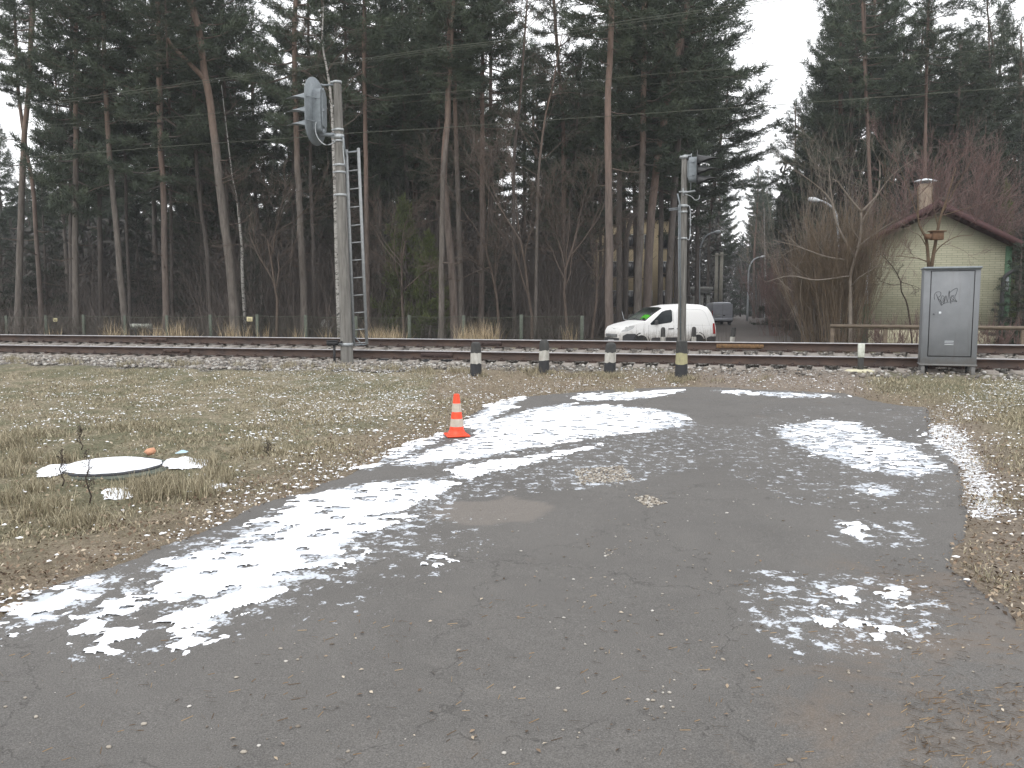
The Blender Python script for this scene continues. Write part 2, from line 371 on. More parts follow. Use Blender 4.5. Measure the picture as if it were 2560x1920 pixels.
SNL = [([(1520, 815), (1580, 860), (1840, 866), (1810, 835), (1700, 812)], .50), ([(1060, 880), (1500, 858), (1500, 835), (1250, 830), (1000, 870)], .45),
       ([(560, 960), (960, 930), (1050, 850), (800, 800), (560, 830)], .50), ([(150, 790), (560, 790), (560, 900), (150, 920)], .36), ([(-100, 780), (150, 780), (150, 960), (-100, 960)], .18),
       ([(1900, 895), (2030, 892), (2212, 850), (2320, 850), (2320, 900), (2212, 885), (2090, 912), (2010, 935)], .55),
       ([(2010, 925), (2050, 925), (2098, 985), (2125, 1045), (2150, 1105), (2118, 1115), (2108, 1050), (2085, 1010), (2035, 955)], .88),
       ([(2130, 920), (2400, 900), (2400, 1100), (2170, 1080)], .30), ([(420, 1160), (650, 1060), (860, 972), (800, 960), (600, 1040), (400, 1130)], .48),
       ([(0, 1330), (250, 1220), (430, 1150), (430, 1130), (200, 1200), (0, 1290)], .45), ([(500, 1080), (700, 1010), (960, 930), (900, 900), (500, 1000)], .42)]
sn = np.zeros(GX.shape)
for L, a in SNL:
    sn = np.maximum(sn, a*np.clip(1+sdf(GX, GY, pts2w(L))/.30, 0, 1))
sn *= (GY < 20)
green = np.clip((GX-4)/3, 0, 1)*.7
road = pts2w([(1650, 1000), (1700, 1000)])  # placeholder, replaced by the road sheet below
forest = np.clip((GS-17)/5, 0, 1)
mb = MB(); mb.add(np.stack([GX, GY, GH], -1), grid_faces(len(ys), len(xs)))
def ground_mat():
    m, t, p = newmat('winter_ground'); v = pos(t)
    n1 = noise(t, 2.2, 6, .65, v); n2 = noise(t, 24, 5, .75, v); n3 = noise(t, 90, 3, .7, v); n0 = noise(t, .35, 3, .5, v)
    g = ramp(t, n2.outputs[0], [(.30, (.078, .064, .044)), (.46, (.185, .158, .110)), (.60, (.31, .272, .195)), (.74, (.43, .39, .29))])
    gg = ramp(t, n2.outputs[0], [(.30, (.052, .050, .030)), (.5, (.135, .130, .082)), (.72, (.23, .215, .14))])
    f = smooth(t, math_(t, 'ADD', n1.outputs[0], math_(t, 'MULTIPLY', n0.outputs[0], .6)), .70, .92)
    base = mixc(t, f, g.outputs[0], gg.outputs[0])
    base = mixc(t, math_(t, 'MULTIPLY', attr(t, 'green'), .8), base, gg.outputs[0])
    lv = ramp(t, n3.outputs[0], [(.3, (.07, .052, .040)), (.5, (.185, .145, .108)), (.68, (.33, .275, .21))])
    base = mixc(t, math_(t, 'MULTIPLY', attr(t, 'litter'), .75), base, lv.outputs[0])
    di = ramp(t, n2.outputs[0], [(.3, (.11, .09, .072)), (.55, (.22, .185, .152)), (.75, (.35, .31, .265))])
    base = mixc(t, attr(t, 'dirt'), base, di.outputs[0])
    vo = nd(t, 'ShaderNodeTexVoronoi'); vo.inputs['Scale'].default_value = 21; t.links.new(v, vo.inputs['Vector'])
    b2 = ramp(t, vo.outputs['Color'], [(.1, (.10, .095, .085)), (.5, (.22, .205, .185)), (.9, (.42, .40, .36))])
    dk = math_(t, 'MULTIPLY', smooth(t, vo.outputs['Distance'], .32, .55), .85)
    bb = mixc(t, dk, b2.outputs[0], (.035, .03, .025))
    base = mixc(t, attr(t, 'bal'), base, bb)
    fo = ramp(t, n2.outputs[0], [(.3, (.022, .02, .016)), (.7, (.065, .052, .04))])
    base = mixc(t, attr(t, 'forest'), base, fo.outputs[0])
    sv = noise(t, 13, 5, .72, v); sv2 = noise(t, 45, 3, .6, v)
    q = math_(t, 'ADD', math_(t, 'MULTIPLY', sv.outputs[0], .62), math_(t, 'MULTIPLY', sv2.outputs[0], .38))
    thr = math_(t, 'SUBTRACT', .735, math_(t, 'MULTIPLY', attr(t, 'sn'), .31))
    s = smooth(t, math_(t, 'SUBTRACT', q, thr), 0, .025)
    base = mixc(t, s, base, (.80, .82, .86))
    t.links.new(base, p.inputs['Base Color']); p.inputs['Roughness'].default_value = .95; p.inputs['Specular IOR Level'].default_value = .2
    hh = math_(t, 'ADD', n2.outputs[0], math_(t, 'MULTIPLY', n3.outputs[0], .5)); bump(t, p, hh, .8, .03); return m
tag(mb.build('ground', ground_mat(), smooth=True, attrs=dict(bal=bal, dirt=dirt, litter=litter, sn=sn, green=green, forest=forest)), kind='structure')

# ---------------------------------------------------------------- asphalt turning area: a thin sheet with a ragged rim
def asphalt_mat():
    m, t, p = newmat('old_asphalt'); v = pos(t)
    n1 = noise(t, .8, 7, .7, v, .8); n2 = noise(t, 7, 5, .7, v); n3 = noise(t, 150, 3, .8, v); n4 = noise(t, 60, 2, .5, v); n5 = noise(t, 320, 2, .7, v)
    a = ramp(t, n1.outputs[0], [(.28, (.086, .081, .076)), (.72, (.126, .119, .111))])
    b = mixc(t, math_(t, 'MULTIPLY', smooth(t, n2.outputs[0], .45, .75), .38), a.outputs[0], (.155, .145, .135))
    b = mixc(t, math_(t, 'MULTIPLY', smooth(t, n3.outputs[0], .50, .68), .42), b, (.24, .235, .225))
    b = mixc(t, math_(t, 'MULTIPLY', smooth(t, n3.outputs[0], .52, .34), .6), b, (.035, .034, .034))
    b = mixc(t, math_(t, 'MULTIPLY', smooth(t, n5.outputs[0], .60, .70), .55), b, (.30, .295, .285))
    br = noise(t, 1.6, 6, .75, v, .6)
    b = mixc(t, math_(t, 'MULTIPLY', smooth(t, math_(t, 'ADD', br.outputs[0], math_(t, 'MULTIPLY', attr(t, 'brown'), .20)), .60, .92), .5), b, (.17, .125, .09))
    pt = ramp(t, n3.outputs[0], [(.35, (.085, .077, .07)), (.65, (.22, .20, .18))])
    b = mixc(t, attr(t, 'patch'), b, pt.outputs[0])
    vo = nd(t, 'ShaderNodeTexVoronoi'); vo.feature = 'DISTANCE_TO_EDGE'; vo.inputs['Scale'].default_value = .55
    wv = t.nodes.new('ShaderNodeVectorMath'); wv.operation = 'ADD'; nn = noise(t, 1.8, 5, .65, v)
    sc = t.nodes.new('ShaderNodeVectorMath'); sc.operation = 'SCALE'; sc.inputs['Scale'].default_value = .9; t.links.new(nn.outputs['Color'], sc.inputs[0])
    t.links.new(v, wv.inputs[0]); t.links.new(sc.outputs[0], wv.inputs[1]); t.links.new(wv.outputs[0], vo.inputs['Vector'])
    cr = math_(t, 'MULTIPLY', smooth(t, vo.outputs['Distance'], .006, .0015), smooth(t, n2.outputs[0], .40, .56))
    b = mixc(t, math_(t, 'MULTIPLY', cr, .38), b, (.03, .028, .026))
    cr2 = math_(t, 'MULTIPLY', smooth(t, attr(t, 'ring'), .35, .8), smooth(t, n4.outputs[0], .40, .5))
    b = mixc(t, cr2, b, (.62, .62, .60))
    q = noise(t, 9, 6, .72, v, .3); q2 = noise(t, 40, 3, .6, v)
    qq = math_(t, 'ADD', math_(t, 'MULTIPLY', q.outputs[0], .7), math_(t, 'MULTIPLY', q2.outputs[0], .3))
    fr = smooth(t, math_(t, 'SUBTRACT', qq, math_(t, 'SUBTRACT', .80, math_(t, 'MULTIPLY', attr(t, 'frost'), .34))), 0, .055)
    b = mixc(t, math_(t, 'MULTIPLY', fr, .80), b, (.60, .64, .70))
    t.links.new(b, p.inputs['Base Color'])
    t.links.new(math_(t, 'ADD', .62, math_(t, 'MULTIPLY', n2.outputs[0], .35)), p.inputs['Roughness']); p.inputs['Specular IOR Level'].default_value = .35
    bump(t, p, math_(t, 'ADD', math_(t, 'MULTIPLY', n3.outputs[0], 1), math_(t, 'MULTIPLY', cr, -1.5)), .55, .006); return m
ax_ = np.array(span(-30, -10, 20)+span(-10, 7.2, 344)+span(7.2, 9.4, 14)+[9.4]); ay_ = np.array(span(-8, 2.2, 20)+span(2.2, 14.6, 248)+[14.6])
AX, AY = np.meshgrid(ax_, ay_); ad = sdf(AX, AY, asp)+(fbm(AX*3, AY*3, 4, 3)-.5)*.16
def asp_z(X, Y): return hz(X, Y)+.012+(fbm(X*.6, Y*.6, 3, 41)-.5)*.035*np.exp(-(np.hypot(X, Y-7)/9)**4)
AZ = asp_z(AX, AY)-np.clip(-ad/.10, 0, 1)*.10
fk = (ad > -.16); q = fk[:-1, :-1] | fk[1:, 1:] | fk[1:, :-1] | fk[:-1, 1:]
SP = [[(845, 1003), (1010, 950), (1090, 915), (1190, 888), (1290, 883), (1400, 890), (1480, 903), (1490, 922), (1400, 935), (1290, 945), (1180, 960), (1080, 985), (980, 1000), (900, 1010)],
      [(1000, 918), (1060, 883), (1130, 868), (1080, 900), (1015, 928)], [(780, 1012), (860, 968), (950, 932), (978, 936), (880, 985), (800, 1015)],
      [(325, 1222), (470, 1180), (540, 1145), (600, 1108), (700, 1065), (800, 1045), (930, 1033), (965, 1045), (880, 1095), (820, 1130), (780, 1165), (765, 1215), (690, 1248), (600, 1290), (480, 1320), (410, 1362), (400, 1322), (360, 1300), (338, 1260)],
      [(15, 1322), (120, 1275), (240, 1243), (255, 1255), (170, 1310), (100, 1350), (45, 1370)], [(190, 1335), (290, 1263), (315, 1290), (280, 1330), (220, 1347)],
      [(1670, 925), (1780, 913), (1860, 922), (1905, 943), (1965, 960), (2005, 990), (2045, 1020), (1960, 1032), (1880, 1022), (1820, 1002), (1760, 985), (1700, 955)],
      [(1820, 1052), (1890, 1044), (1950, 1065), (1905, 1075)], [(2005, 935), (2050, 958), (2075, 1000), (2040, 985)],
      [(1240, 868), (1400, 864), (1480, 864), (1400, 872), (1260, 876)], [(1545, 866), (1700, 870), (1815, 876), (1700, 876)],
      [(1010, 925), (1150, 890), (1240, 880), (1200, 905), (1040, 945)], [(400, 1335), (520, 1330), (430, 1375)]]
FR = [([(1225, 1015), (1350, 1000), (1385, 1040), (1250, 1060)], .95), ([(380, 1180), (760, 1080), (960, 1030), (1000, 1060), (860, 1200), (640, 1290), (400, 1400), (330, 1300)], .95), ([(150, 1330), (420, 1340), (330, 1420), (150, 1425)], .8),
      ([(820, 1160), (1010, 1110), (1060, 1180), (1000, 1240), (830, 1260)], .75), ([(960, 1010), (1500, 920), (1500, 1010), (1300, 1050), (1000, 1080)], .85),
      ([(1480, 920), (1700, 930), (1900, 1040), (2080, 1040), (2000, 1110), (1700, 1090), (1500, 980)], .80), ([(1810, 1130), (1960, 1130), (1990, 1185), (1820, 1180)], .9),
      ([(1630, 1240), (1990, 1260), (2040, 1390), (1740, 1420), (1620, 1340)], .92), ([(1640, 890), (1990, 890), (2000, 960), (1640, 930)], .72), ([(1010, 1110), (1270, 1100), (1300, 1180), (1000, 1180)], .6), ([(600, 1250), (900, 1230), (800, 1330), (500, 1380)], .72)]
frost = np.full(AX.shape, .30)
bigA = np.full(AX.shape, -9.)
for L in SP: bigA = np.maximum(bigA, sdf(AX, AY, pts2w(L)))
frost = np.maximum(frost, np.clip(.88+bigA/.45, 0, 1.02))
for L, a in FR: frost = np.maximum(frost, a*.90*np.clip(1+sdf(AX, AY, pts2w(L))/.35, 0, 1))
pc = pts2w([(1075, 1108)])[0]; pr = 0.40+(fbm(AX*3.5, AY*3.5, 3, 8)-.5)*.45
pdist = np.hypot((AX-pc[0])/1.15, (AY-pc[1]))/pr
patch = np.clip((1-pdist)/.08, 0, 1); ring = np.exp(-((pdist-1.04)/.05)**2)*.5
brown = np.clip(1+sdf(AX, AY, pts2w([(1950, 1250), (2300, 1250), (2300, 1700), (1900, 1700), (1700, 1640)]))/.6, 0, 1)
brown = np.maximum(brown, .8*np.exp(-(np.hypot(AX-g0(1150, 1880)[0], AY-g0(1150, 1880)[1])/.14)**2)); brown = np.maximum(brown, .35*(AY > 11.5))
mb = MB(); mb.add(np.stack([AX, AY, AZ], -1), grid_faces(len(ay_), len(ax_), q.ravel()))
tag(mb.build('asphalt_road', asphalt_mat(), smooth=True, attrs=dict(frost=frost, patch=patch, ring=ring, brown=brown)), kind='structure')

# ---------------------------------------------------------------- snow lying on the asphalt, real thickness, holes where feet broke it
THIN = [[(1790, 1275), (1830, 1273), (1870, 1300), (1840, 1306)], [(1900, 1272), (1950, 1275), (1952, 1320), (1905, 1305)], [(1835, 1348), (1880, 1363), (1955, 1358), (1940, 1392), (1880, 1392), (1850, 1370)], [(1755, 1372), (1808, 1328), (1800, 1352), (1780, 1380)],
        [(1820, 1150), (1850, 1132), (1880, 1145), (1860, 1170)], [(945, 1215), (985, 1205), (980, 1218), (950, 1226)], [(955, 1640), (1000, 1635), (990, 1648)], [(150, 1402), (280, 1378), (230, 1400), (160, 1420)], [(870, 1060), (960, 1040), (990, 1050), (900, 1090)],
        [(700, 1240), (770, 1205), (750, 1235)], [(965, 1015), (1180, 985), (1300, 962), (1180, 1000), (1000, 1040)]]
sx_ = np.arange(-7.6, 6.6, .012); sy_ = np.arange(3.2, 14.2, .015)
SX, SY = np.meshgrid(sx_, sy_)
wx_, wy_ = SX+(fbm(SX*1.6, SY*1.6, 3, 77)-.5)*.28, SY+(fbm(SX*1.6, SY*1.6, 3, 78)-.5)*.28
big = np.full(SX.shape, -9.)
for L in SP: big = np.maximum(big, sdf(wx_, wy_, pts2w(L)))
thin = np.full(SX.shape, -9.)
for L in THIN: thin = np.maximum(thin, sdf(SX, SY, pts2w(L)))
f1 = fbm(SX*3.2+SY*.6, SY*4.2, 4, 51)-.5; f2 = fbm(SX*11, SY*13, 4, 61)-.5; f3 = fbm(SX*1.2, SY*1.2, 3, 99)-.5
cell = 5.2; hol = vnoise(SX*cell+.35*SY, SY*cell*.9, 5)*.6+vnoise(SX*8.3, SY*9, 6)*.4      # tread marks
core = np.clip(big/.26, -2.4, 1.0)
ca, sa = cos(.75), sin(.75); fs = fbm((SX*ca+SY*sa)*2.0, (-SX*sa+SY*ca)*7.5, 4, 57)-.5          # wind and tread streaks
m_ = core*.95-.05+f1*.55+fs*1.75+f2*1.25+f3*.7
hx = np.concatenate([rng.uniform(-7.4, 6.4, 4200), rng.uniform(2, 6.4, 700)]); hy = np.concatenate([rng.uniform(3.3, 14, 4200), rng.uniform(7, 11.5, 700)]); dxg, dyg = .012, .015
for a_, b_ in zip(hx, hy):
    ra, rb = random.uniform(.028, .07), random.uniform(.022, .048); gk = 1.35 if a_ > 2 else 1; ra, rb = ra*gk, rb*gk; an = random.uniform(-.5, .9)
    i0, i1 = max(0, int((a_-.1+7.6)/dxg)), int((a_+.1+7.6)/dxg)+1; j0, j1 = max(0, int((b_-.1-3.2)/dyg)), int((b_+.1-3.2)/dyg)+1
    X_, Y_ = SX[j0:j1, i0:i1]-a_, SY[j0:j1, i0:i1]-b_
    u_, v_ = X_*cos(an)+Y_*sin(an), -X_*sin(an)+Y_*cos(an); q_ = np.sqrt((u_/ra)**2+(v_/rb)**2)+f2[j0:j1, i0:i1]*1.6
    m_[j0:j1, i0:i1] -= np.clip((1.15-q_)/.5, 0, 1)*1.5
m2 = np.clip(thin/.08, -3, .9)*.55-.02+f1*1.3+f2*2.6
mm = np.maximum(m_, m2)
SZ = asp_z(SX, SY)+np.clip(mm*.035, -.02, .008)+np.where(mm > 0, f2*.004, 0)
kp = (mm > -.12); q = kp[:-1, :-1] & kp[1:, 1:] & kp[1:, :-1] & kp[:-1, 1:]
# only as far as the asphalt goes
inn = sdf(SX, SY, asp) > -.12; q &= inn[:-1, :-1]
idx = np.flatnonzero(q.ravel()); F4 = grid_faces(len(sy_), len(sx_))[idx]
use = np.unique(F4); remap = np.zeros(SX.size, np.int64); remap[use] = np.arange(len(use))
mb = MB(); mb.add(np.stack([SX, SY, SZ], -1).reshape(-1, 3)[use], remap[F4])
tag(mb.build('snow', M['lightsnow'], smooth=True), 'patchy white snow trodden with footmarks lying on the asphalt', 'snow', kind='stuff')

# ---------------------------------------------------------------- road beyond the rails
rp = []
for d, xl, xr in ((24, 1480, 1960), (30, 1440, 1975), (42, 1590, 1985), (60, 1730, 1950), (80, 1775, 1930), (100, 1800, 1918), (150, 1835, 1905), (260, 1860, 1893)):
    a = at(xl, 800, d); b = at(xr, 800, d); rp.append(([a[0], d, float(hz(a[0], d))+.03], [b[0], d, float(hz(b[0], d))+.03]))
v = []; f = []
for i, (a, b) in enumerate(rp):
    v += [a, b, [b[0], b[1], b[2]-.2], [a[0], a[1], a[2]-.2]]
    if i: k = i*4; f += [(k-4, k-3, k+1, k), (k-3, k-2, k+2, k+1), (k-1, k-4, k, k+3)]
mb = MB(); mb.add(np.array(v), f)
tag(mb.build('far_road', simple('far_asphalt', (.14, .125, .117), (.10, .092, .086), 3, .95, 0, .3, spec=.08)), kind='structure')

# ---------------------------------------------------------------- stones, grass, leaves
ICO = None
def ico():
    t = (1+5**.5)/2
    v = np.array([(-1, t, 0), (1, t, 0), (-1, -t, 0), (1, -t, 0), (0, -1, t), (0, 1, t), (0, -1, -t), (0, 1, -t), (t, 0, -1), (t, 0, 1), (-t, 0, -1), (-t, 0, 1)], float); v /= np.linalg.norm(v[0])
    f = np.array([(0, 11, 5), (0, 5, 1), (0, 1, 7), (0, 7, 10), (0, 10, 11), (1, 5, 9), (5, 11, 4), (11, 10, 2), (10, 7, 6), (7, 1, 8), (3, 9, 4), (3, 4, 2), (3, 2, 6), (3, 6, 8), (3, 8, 9), (4, 9, 5), (2, 4, 11), (6, 2, 10), (8, 6, 7), (9, 8, 1)])
    return v, f
def rocks(mb, P, size, flat=.7, mi=0):
    v, f = ico(); n = len(P); size = np.broadcast_to(size, (n,))
    jit = 1+rng.uniform(-.28, .28, (n, 12, 3)); V = v[None]*jit*size[:, None, None]*rng.uniform(.7, 1.3, (n, 1, 3))
    V[:, :, 2] *= flat; a = rng.uniform(0, 2*pi, n); c, s = np.cos(a)[:, None], np.sin(a)[:, None]
    X = V[:, :, 0]*c-V[:, :, 1]*s; Y = V[:, :, 0]*s+V[:, :, 1]*c
    V = np.stack([X, Y, V[:, :, 2]], -1)+np.asarray(P)[:, None]
    mb.add(V.reshape(-1, 3), (f[None]+(np.arange(n)*12)[:, None, None]).reshape(-1, 3), mi)
def stone_mat(name, stops):
    m, t, p = newmat(name); g = t.nodes.new('ShaderNodeNewGeometry')
    r = ramp(t, g.outputs['Random Per Island'], stops); n = noise(t, 40, 3, .6, pos(t))
    t.links.new(mixc(t, math_(t, 'MULTIPLY', n.outputs[0], .5), r.outputs[0], (.06, .05, .04)), p.inputs['Base Color']); p.inputs['Roughness'].default_value = .9; return m
STM = stone_mat('crushed_stone', [(0, (.08, .075, .07)), (.3, (.19, .175, .16)), (.55, (.27, .235, .20)), (.8, (.38, .36, .33)), (1, (.60, .59, .56))])
n = 23000; t_ = rng.uniform(-17, 13, n); s_ = np.concatenate([rng.uniform(-2.0, -.2, n*2//5), rng.uniform(.05, 1.5, n*2//5), rng.uniform(1.55, 2.9, n-2*(n*2//5))])
ok = ~((s_ < -.25) & (t_ > .6) & (rng.random(n) < .72)) & ~((s_ < -1.4) & (t_ > -2)); t_, s_ = t_[ok], s_[ok]
X, Y = trk(t_, s_); mb = MB(); rocks(mb, np.stack([X, Y, hz(X, Y)+.012+np.where((s_ > 0) & (s_ < 1.5), .01, 0)], -1), rng.uniform(.022, .048, len(t_)))
tag(mb.build('ballast', STM), 'grey and tan crushed stone packed around the rails', 'ballast', kind='stuff')
# loose gravel and crumbs on the asphalt
def scat(L, n, k=K):
    p = pts2w(L, k); lo, hi = p.min(0), p.max(0); q = rng.uniform(lo, hi, (n*4, 2)); q = q[inside(q[:, 0], q[:, 1], p)][:n]; return q
mb = MB(); Q = [scat([(1240, 1018), (1345, 1008), (1372, 1042), (1255, 1050)], 800), scat([(1368, 1080), (1400, 1075), (1440, 1092), (1400, 1102)], 200), scat([(1300, 1195), (1335, 1180), (1330, 1210), (1310, 1215)], 30)]
for L, n in ((([(1180, 1150), (1560, 1150), (1500, 1420), (1220, 1380)]), 90), (([(1385, 1480), (1460, 1500), (1450, 1570), (1390, 1590)]), 26), (([(0, 1400), (2212, 1300), (2212, 1658), (0, 1658)]), 170), (([(900, 1020), (2050, 1030), (2060, 1300), (900, 1300)]), 260)): Q.append(scat(L, n))
q = np.vstack(Q); near = len(Q[0])+len(Q[1]); sz = .0022+.009*rng.random(len(q))**2.2; sz[:near] = rng.uniform(.005, .015, near)
rocks(mb, np.stack([q[:, 0], q[:, 1], asp_z(q[:, 0], q[:, 1])+.003], -1), sz, .5)
tag(mb.build('loose_gravel', stone_mat('pale_crumbs', [(0, (.12, .10, .085)), (.35, (.30, .26, .21)), (.7, (.42, .38, .32)), (1, (.66, .64, .60))])), 'pale gravel crumbs scattered over the grey asphalt', 'gravel', kind='stuff')
# blades
def blades(mb, P, h, lean, w=.004, mi=0, curl=.3):
    n = len(P); a = rng.uniform(0, 2*pi, n); d = np.stack([np.cos(a), np.sin(a), np.zeros(n)], -1)
    sdv = np.stack([-np.sin(a), np.cos(a), np.zeros(n)], -1); b = rng.uniform(0, 2*pi, n)[:, None]
    wv = (sdv*np.cos(b)+d*np.sin(b))*np.broadcast_to(w, (n,))[:, None]
    h = np.broadcast_to(h, (n,))[:, None]; lean = np.broadcast_to(lean, (n,))[:, None]
    up = np.array([0, 0, 1.])[None]
    m1 = P+(d*np.sin(lean*.6)+up*np.cos(lean*.6))*h*.5; tp = m1+(d*np.sin(lean*(1+curl))+up*np.cos(lean*(1+curl)))*h*.5
    V = np.stack([P-wv, P+wv, m1+wv*.7, m1-wv*.7, tp], 1).reshape(-1, 3); o = (np.arange(n)*5)[:, None]
    mb.add(V, o+np.array([[0, 1, 2, 3]]), mi); mb.add(np.zeros((0, 3)), np.zeros((0, 3), np.int64), mi)
    mb.f.append((o+np.array([[3, 2, 4]])+mb.n-len(V), mi))
def blade_mat(name, stops):
    m, t, p = newmat(name); g = t.nodes.new('ShaderNodeNewGeometry'); r = ramp(t, g.outputs['Random Per Island'], stops)
    t.links.new(r.outputs[0], p.inputs['Base Color']); p.inputs['Roughness'].default_value = .85; p.inputs['Specular IOR Level'].default_value = .2; return m
GRM = blade_mat('winter_grass', [(0, (.13, .11, .07)), (.3, (.22, .19, .128)), (.6, (.34, .295, .205)), (.85, (.48, .43, .31)), (1, (.16, .16, .095))])
N = 220000; yy = 3.5+14.5*rng.random(N)**1.25; xx = rng.uniform(-1, 1, N)*(yy*.68+1.0)
sel = (sdf(xx, yy, asp) < -.05) & (s_of(xx, yy) < -1.25); xx, yy = xx[sel], yy[sel]
dens = fbm(xx*1.2, yy*1.2, 3, 13); pd = np.clip(-sdf(xx, yy, PATHP)/.5, 0, 1); ed = np.clip(-sdf(xx, yy, asp)/.8, 0, 1)
sel = rng.random(len(xx)) < np.clip((dens-.25)*2.2, .15, 1)*pd*(.62+.38*ed); xx, yy, dens, ed = xx[sel], yy[sel], dens[sel], ed[sel]
hh = (.025+.055*np.clip((dens-.3)*2, 0, 1)*(.5+rng.random(len(xx))))*(.5+.5*ed)
lf = np.exp(-(np.hypot(xx+5.6, (yy-8)/1.3)/1.7)**2); hh = hh*(1+2.2*lf*dens)
PP = np.stack([xx, yy, terr_h(xx, yy)-.005], -1); mb = MB(); blades(mb, PP, hh, rng.uniform(.35, 1.35, len(xx)), .0028+.00018*yy)
def tufts(C, n, r, h, lean=(.1, .9), w=.0035):
    for c in C:
        a = rng.uniform(0, 2*pi, n); q = r*rng.random(n)**.7; P = np.stack([c[0]+q*np.cos(a), c[1]+q*np.sin(a), np.zeros(n)], -1)
        P[:, 2] = terr_h(P[:, 0], P[:, 1]); blades(mb, P, h*rng.uniform(.5, 1.2, n), rng.uniform(*lean, n), w)
TC = [(rng.uniform(-9, -5), rng.uniform(6.3, 9.5)) for _ in range(60)]; TC = [c for c in TC if np.hypot(c[0]+3.85, c[1]-8.2) > .75 and c[0] > -9]
tufts(TC, 110, .16, .20); tufts([g0(x, y) for x, y in ((30, 1190), (80, 1230), (20, 1260), (130, 1270), (350, 1225), (400, 1215), (450, 1230), (380, 1250), (330, 1240), (500, 1245), (520, 1210), (540, 1190), (60, 1150), (150, 1150), (90, 1290), (200, 1310), (620, 1130), (500, 1160), (1560, 1000))], 200, .18, .17)
tufts([gp(x, y)[:2] for x, y in ((1180, 940), (1205, 942), (1350, 930), (1372, 935), (1500, 940), (1535, 944), (1515, 946), (1680, 950), (1700, 953), (1722, 950), (1690, 957))], 220, .14, .11, (.2, 1.2))
tufts([trk(t, rng.uniform(-1.9, -1.3)) for t in rng.uniform(-14, 1.5, 46)], 70, .16, .17)
tufts([trk(t, rng.uniform(-2.3, -1.5)) for t in rng.uniform(1, 5.2, 8)], 60, .14, .09)
tag(mb.build('grass', GRM), 'short dull green and straw winter grass around the asphalt', 'grass', kind='stuff')
# fallen leaves
def quads(mb, P, size, tilt=.5, mi=0, asp_=.6):
    n = len(P); a = rng.uniform(0, 2*pi, n); nrm = np.stack([rng.normal(0, tilt, n), rng.normal(0, tilt, n), np.ones(n)], -1); nrm /= np.linalg.norm(nrm, axis=1)[:, None]
    d = np.stack([np.cos(a), np.sin(a), np.zeros(n)], -1); u = np.cross(nrm, d); u /= np.linalg.norm(u, axis=1)[:, None]; w = np.cross(nrm, u)
    sz = np.broadcast_to(size, (n,))[:, None]; mid = nrm*sz*.25
    V = np.stack([P-u*sz, P-w*sz*asp_+mid, P+u*sz, P+w*sz*asp_+mid], 1).reshape(-1, 3)
    mb.add(V, (np.arange(n)*4)[:, None]+np.array([[0, 1, 2, 3]]), mi)
LEM = blade_mat('fallen_leaves', [(0, (.05, .036, .025)), (.3, (.13, .09, .062)), (.6, (.23, .17, .12)), (.85, (.36, .29, .21)), (1, (.52, .46, .37))])
N = 130000; yy = 3.2+13.5*rng.random(N)**1.2; xx = rng.uniform(-1, 1, N)*(yy*.68+.8); dd = -sdf(xx, yy, asp)
pr_ = np.clip(np.exp(-(dd/.8)**2)+.22+.6*((xx > -1.5) & (xx < 6) & (s_of(xx, yy) > -4.6)), 0, 1); sel = (dd > -.04) & (s_of(xx, yy) < -.4) & (rng.random(N) < pr_*.45)
xx, yy = xx[sel], yy[sel]; mb = MB(); quads(mb, np.stack([xx, yy, terr_h(xx, yy)+.014+rng.uniform(0, .02, len(xx))], -1), rng.uniform(.007, .020, len(xx)), .6)
q = scat([(1500, 1200), (2300, 1200), (2300, 1700), (200, 1700), (1000, 1250)], 210); quads(mb, np.stack([q[:, 0], q[:, 1], asp_z(q[:, 0], q[:, 1])+.006], -1), rng.uniform(.006, .014, len(q)), .2)
tag(mb.build('leaf_litter', LEM), 'brown and tan fallen leaves along the grass edge', 'leaves', kind='stuff')

q = np.vstack([scat([(0, 1420), (2212, 1180), (2212, 1700), (0, 1700)], 420), scat([(1950, 1500), (2212, 1480), (2212, 1700), (1950, 1700)], 420), scat([(1900, 1200), (2212, 1250), (2212, 1500), (1950, 1480)], 260)]); n = len(q); a = rng.uniform(0, pi, n); l = rng.uniform(.008, .026, n)
dv = np.stack([np.cos(a)*l, np.sin(a)*l, 0*a], -1); sv = np.stack([-np.sin(a), np.cos(a), 0*a], -1)*.0009; P = np.stack([q[:, 0], q[:, 1], asp_z(q[:, 0], q[:, 1])+.004], -1)
mb = MB(); mb.add(np.stack([P-dv-sv, P+dv-sv, P+dv+sv+[0, 0, .002], P-dv+sv+[0, 0, .002]], 1).reshape(-1, 3), (np.arange(n)*4)[:, None]+np.array([[0, 1, 2, 3]]))
tag(mb.build('fallen_needles', blade_mat('dry_needles', [(0, (.06, .04, .025)), (.5, (.20, .13, .07)), (1, (.33, .24, .14))])), 'dry brown pine needles scattered on the near asphalt', 'needles', kind='stuff')
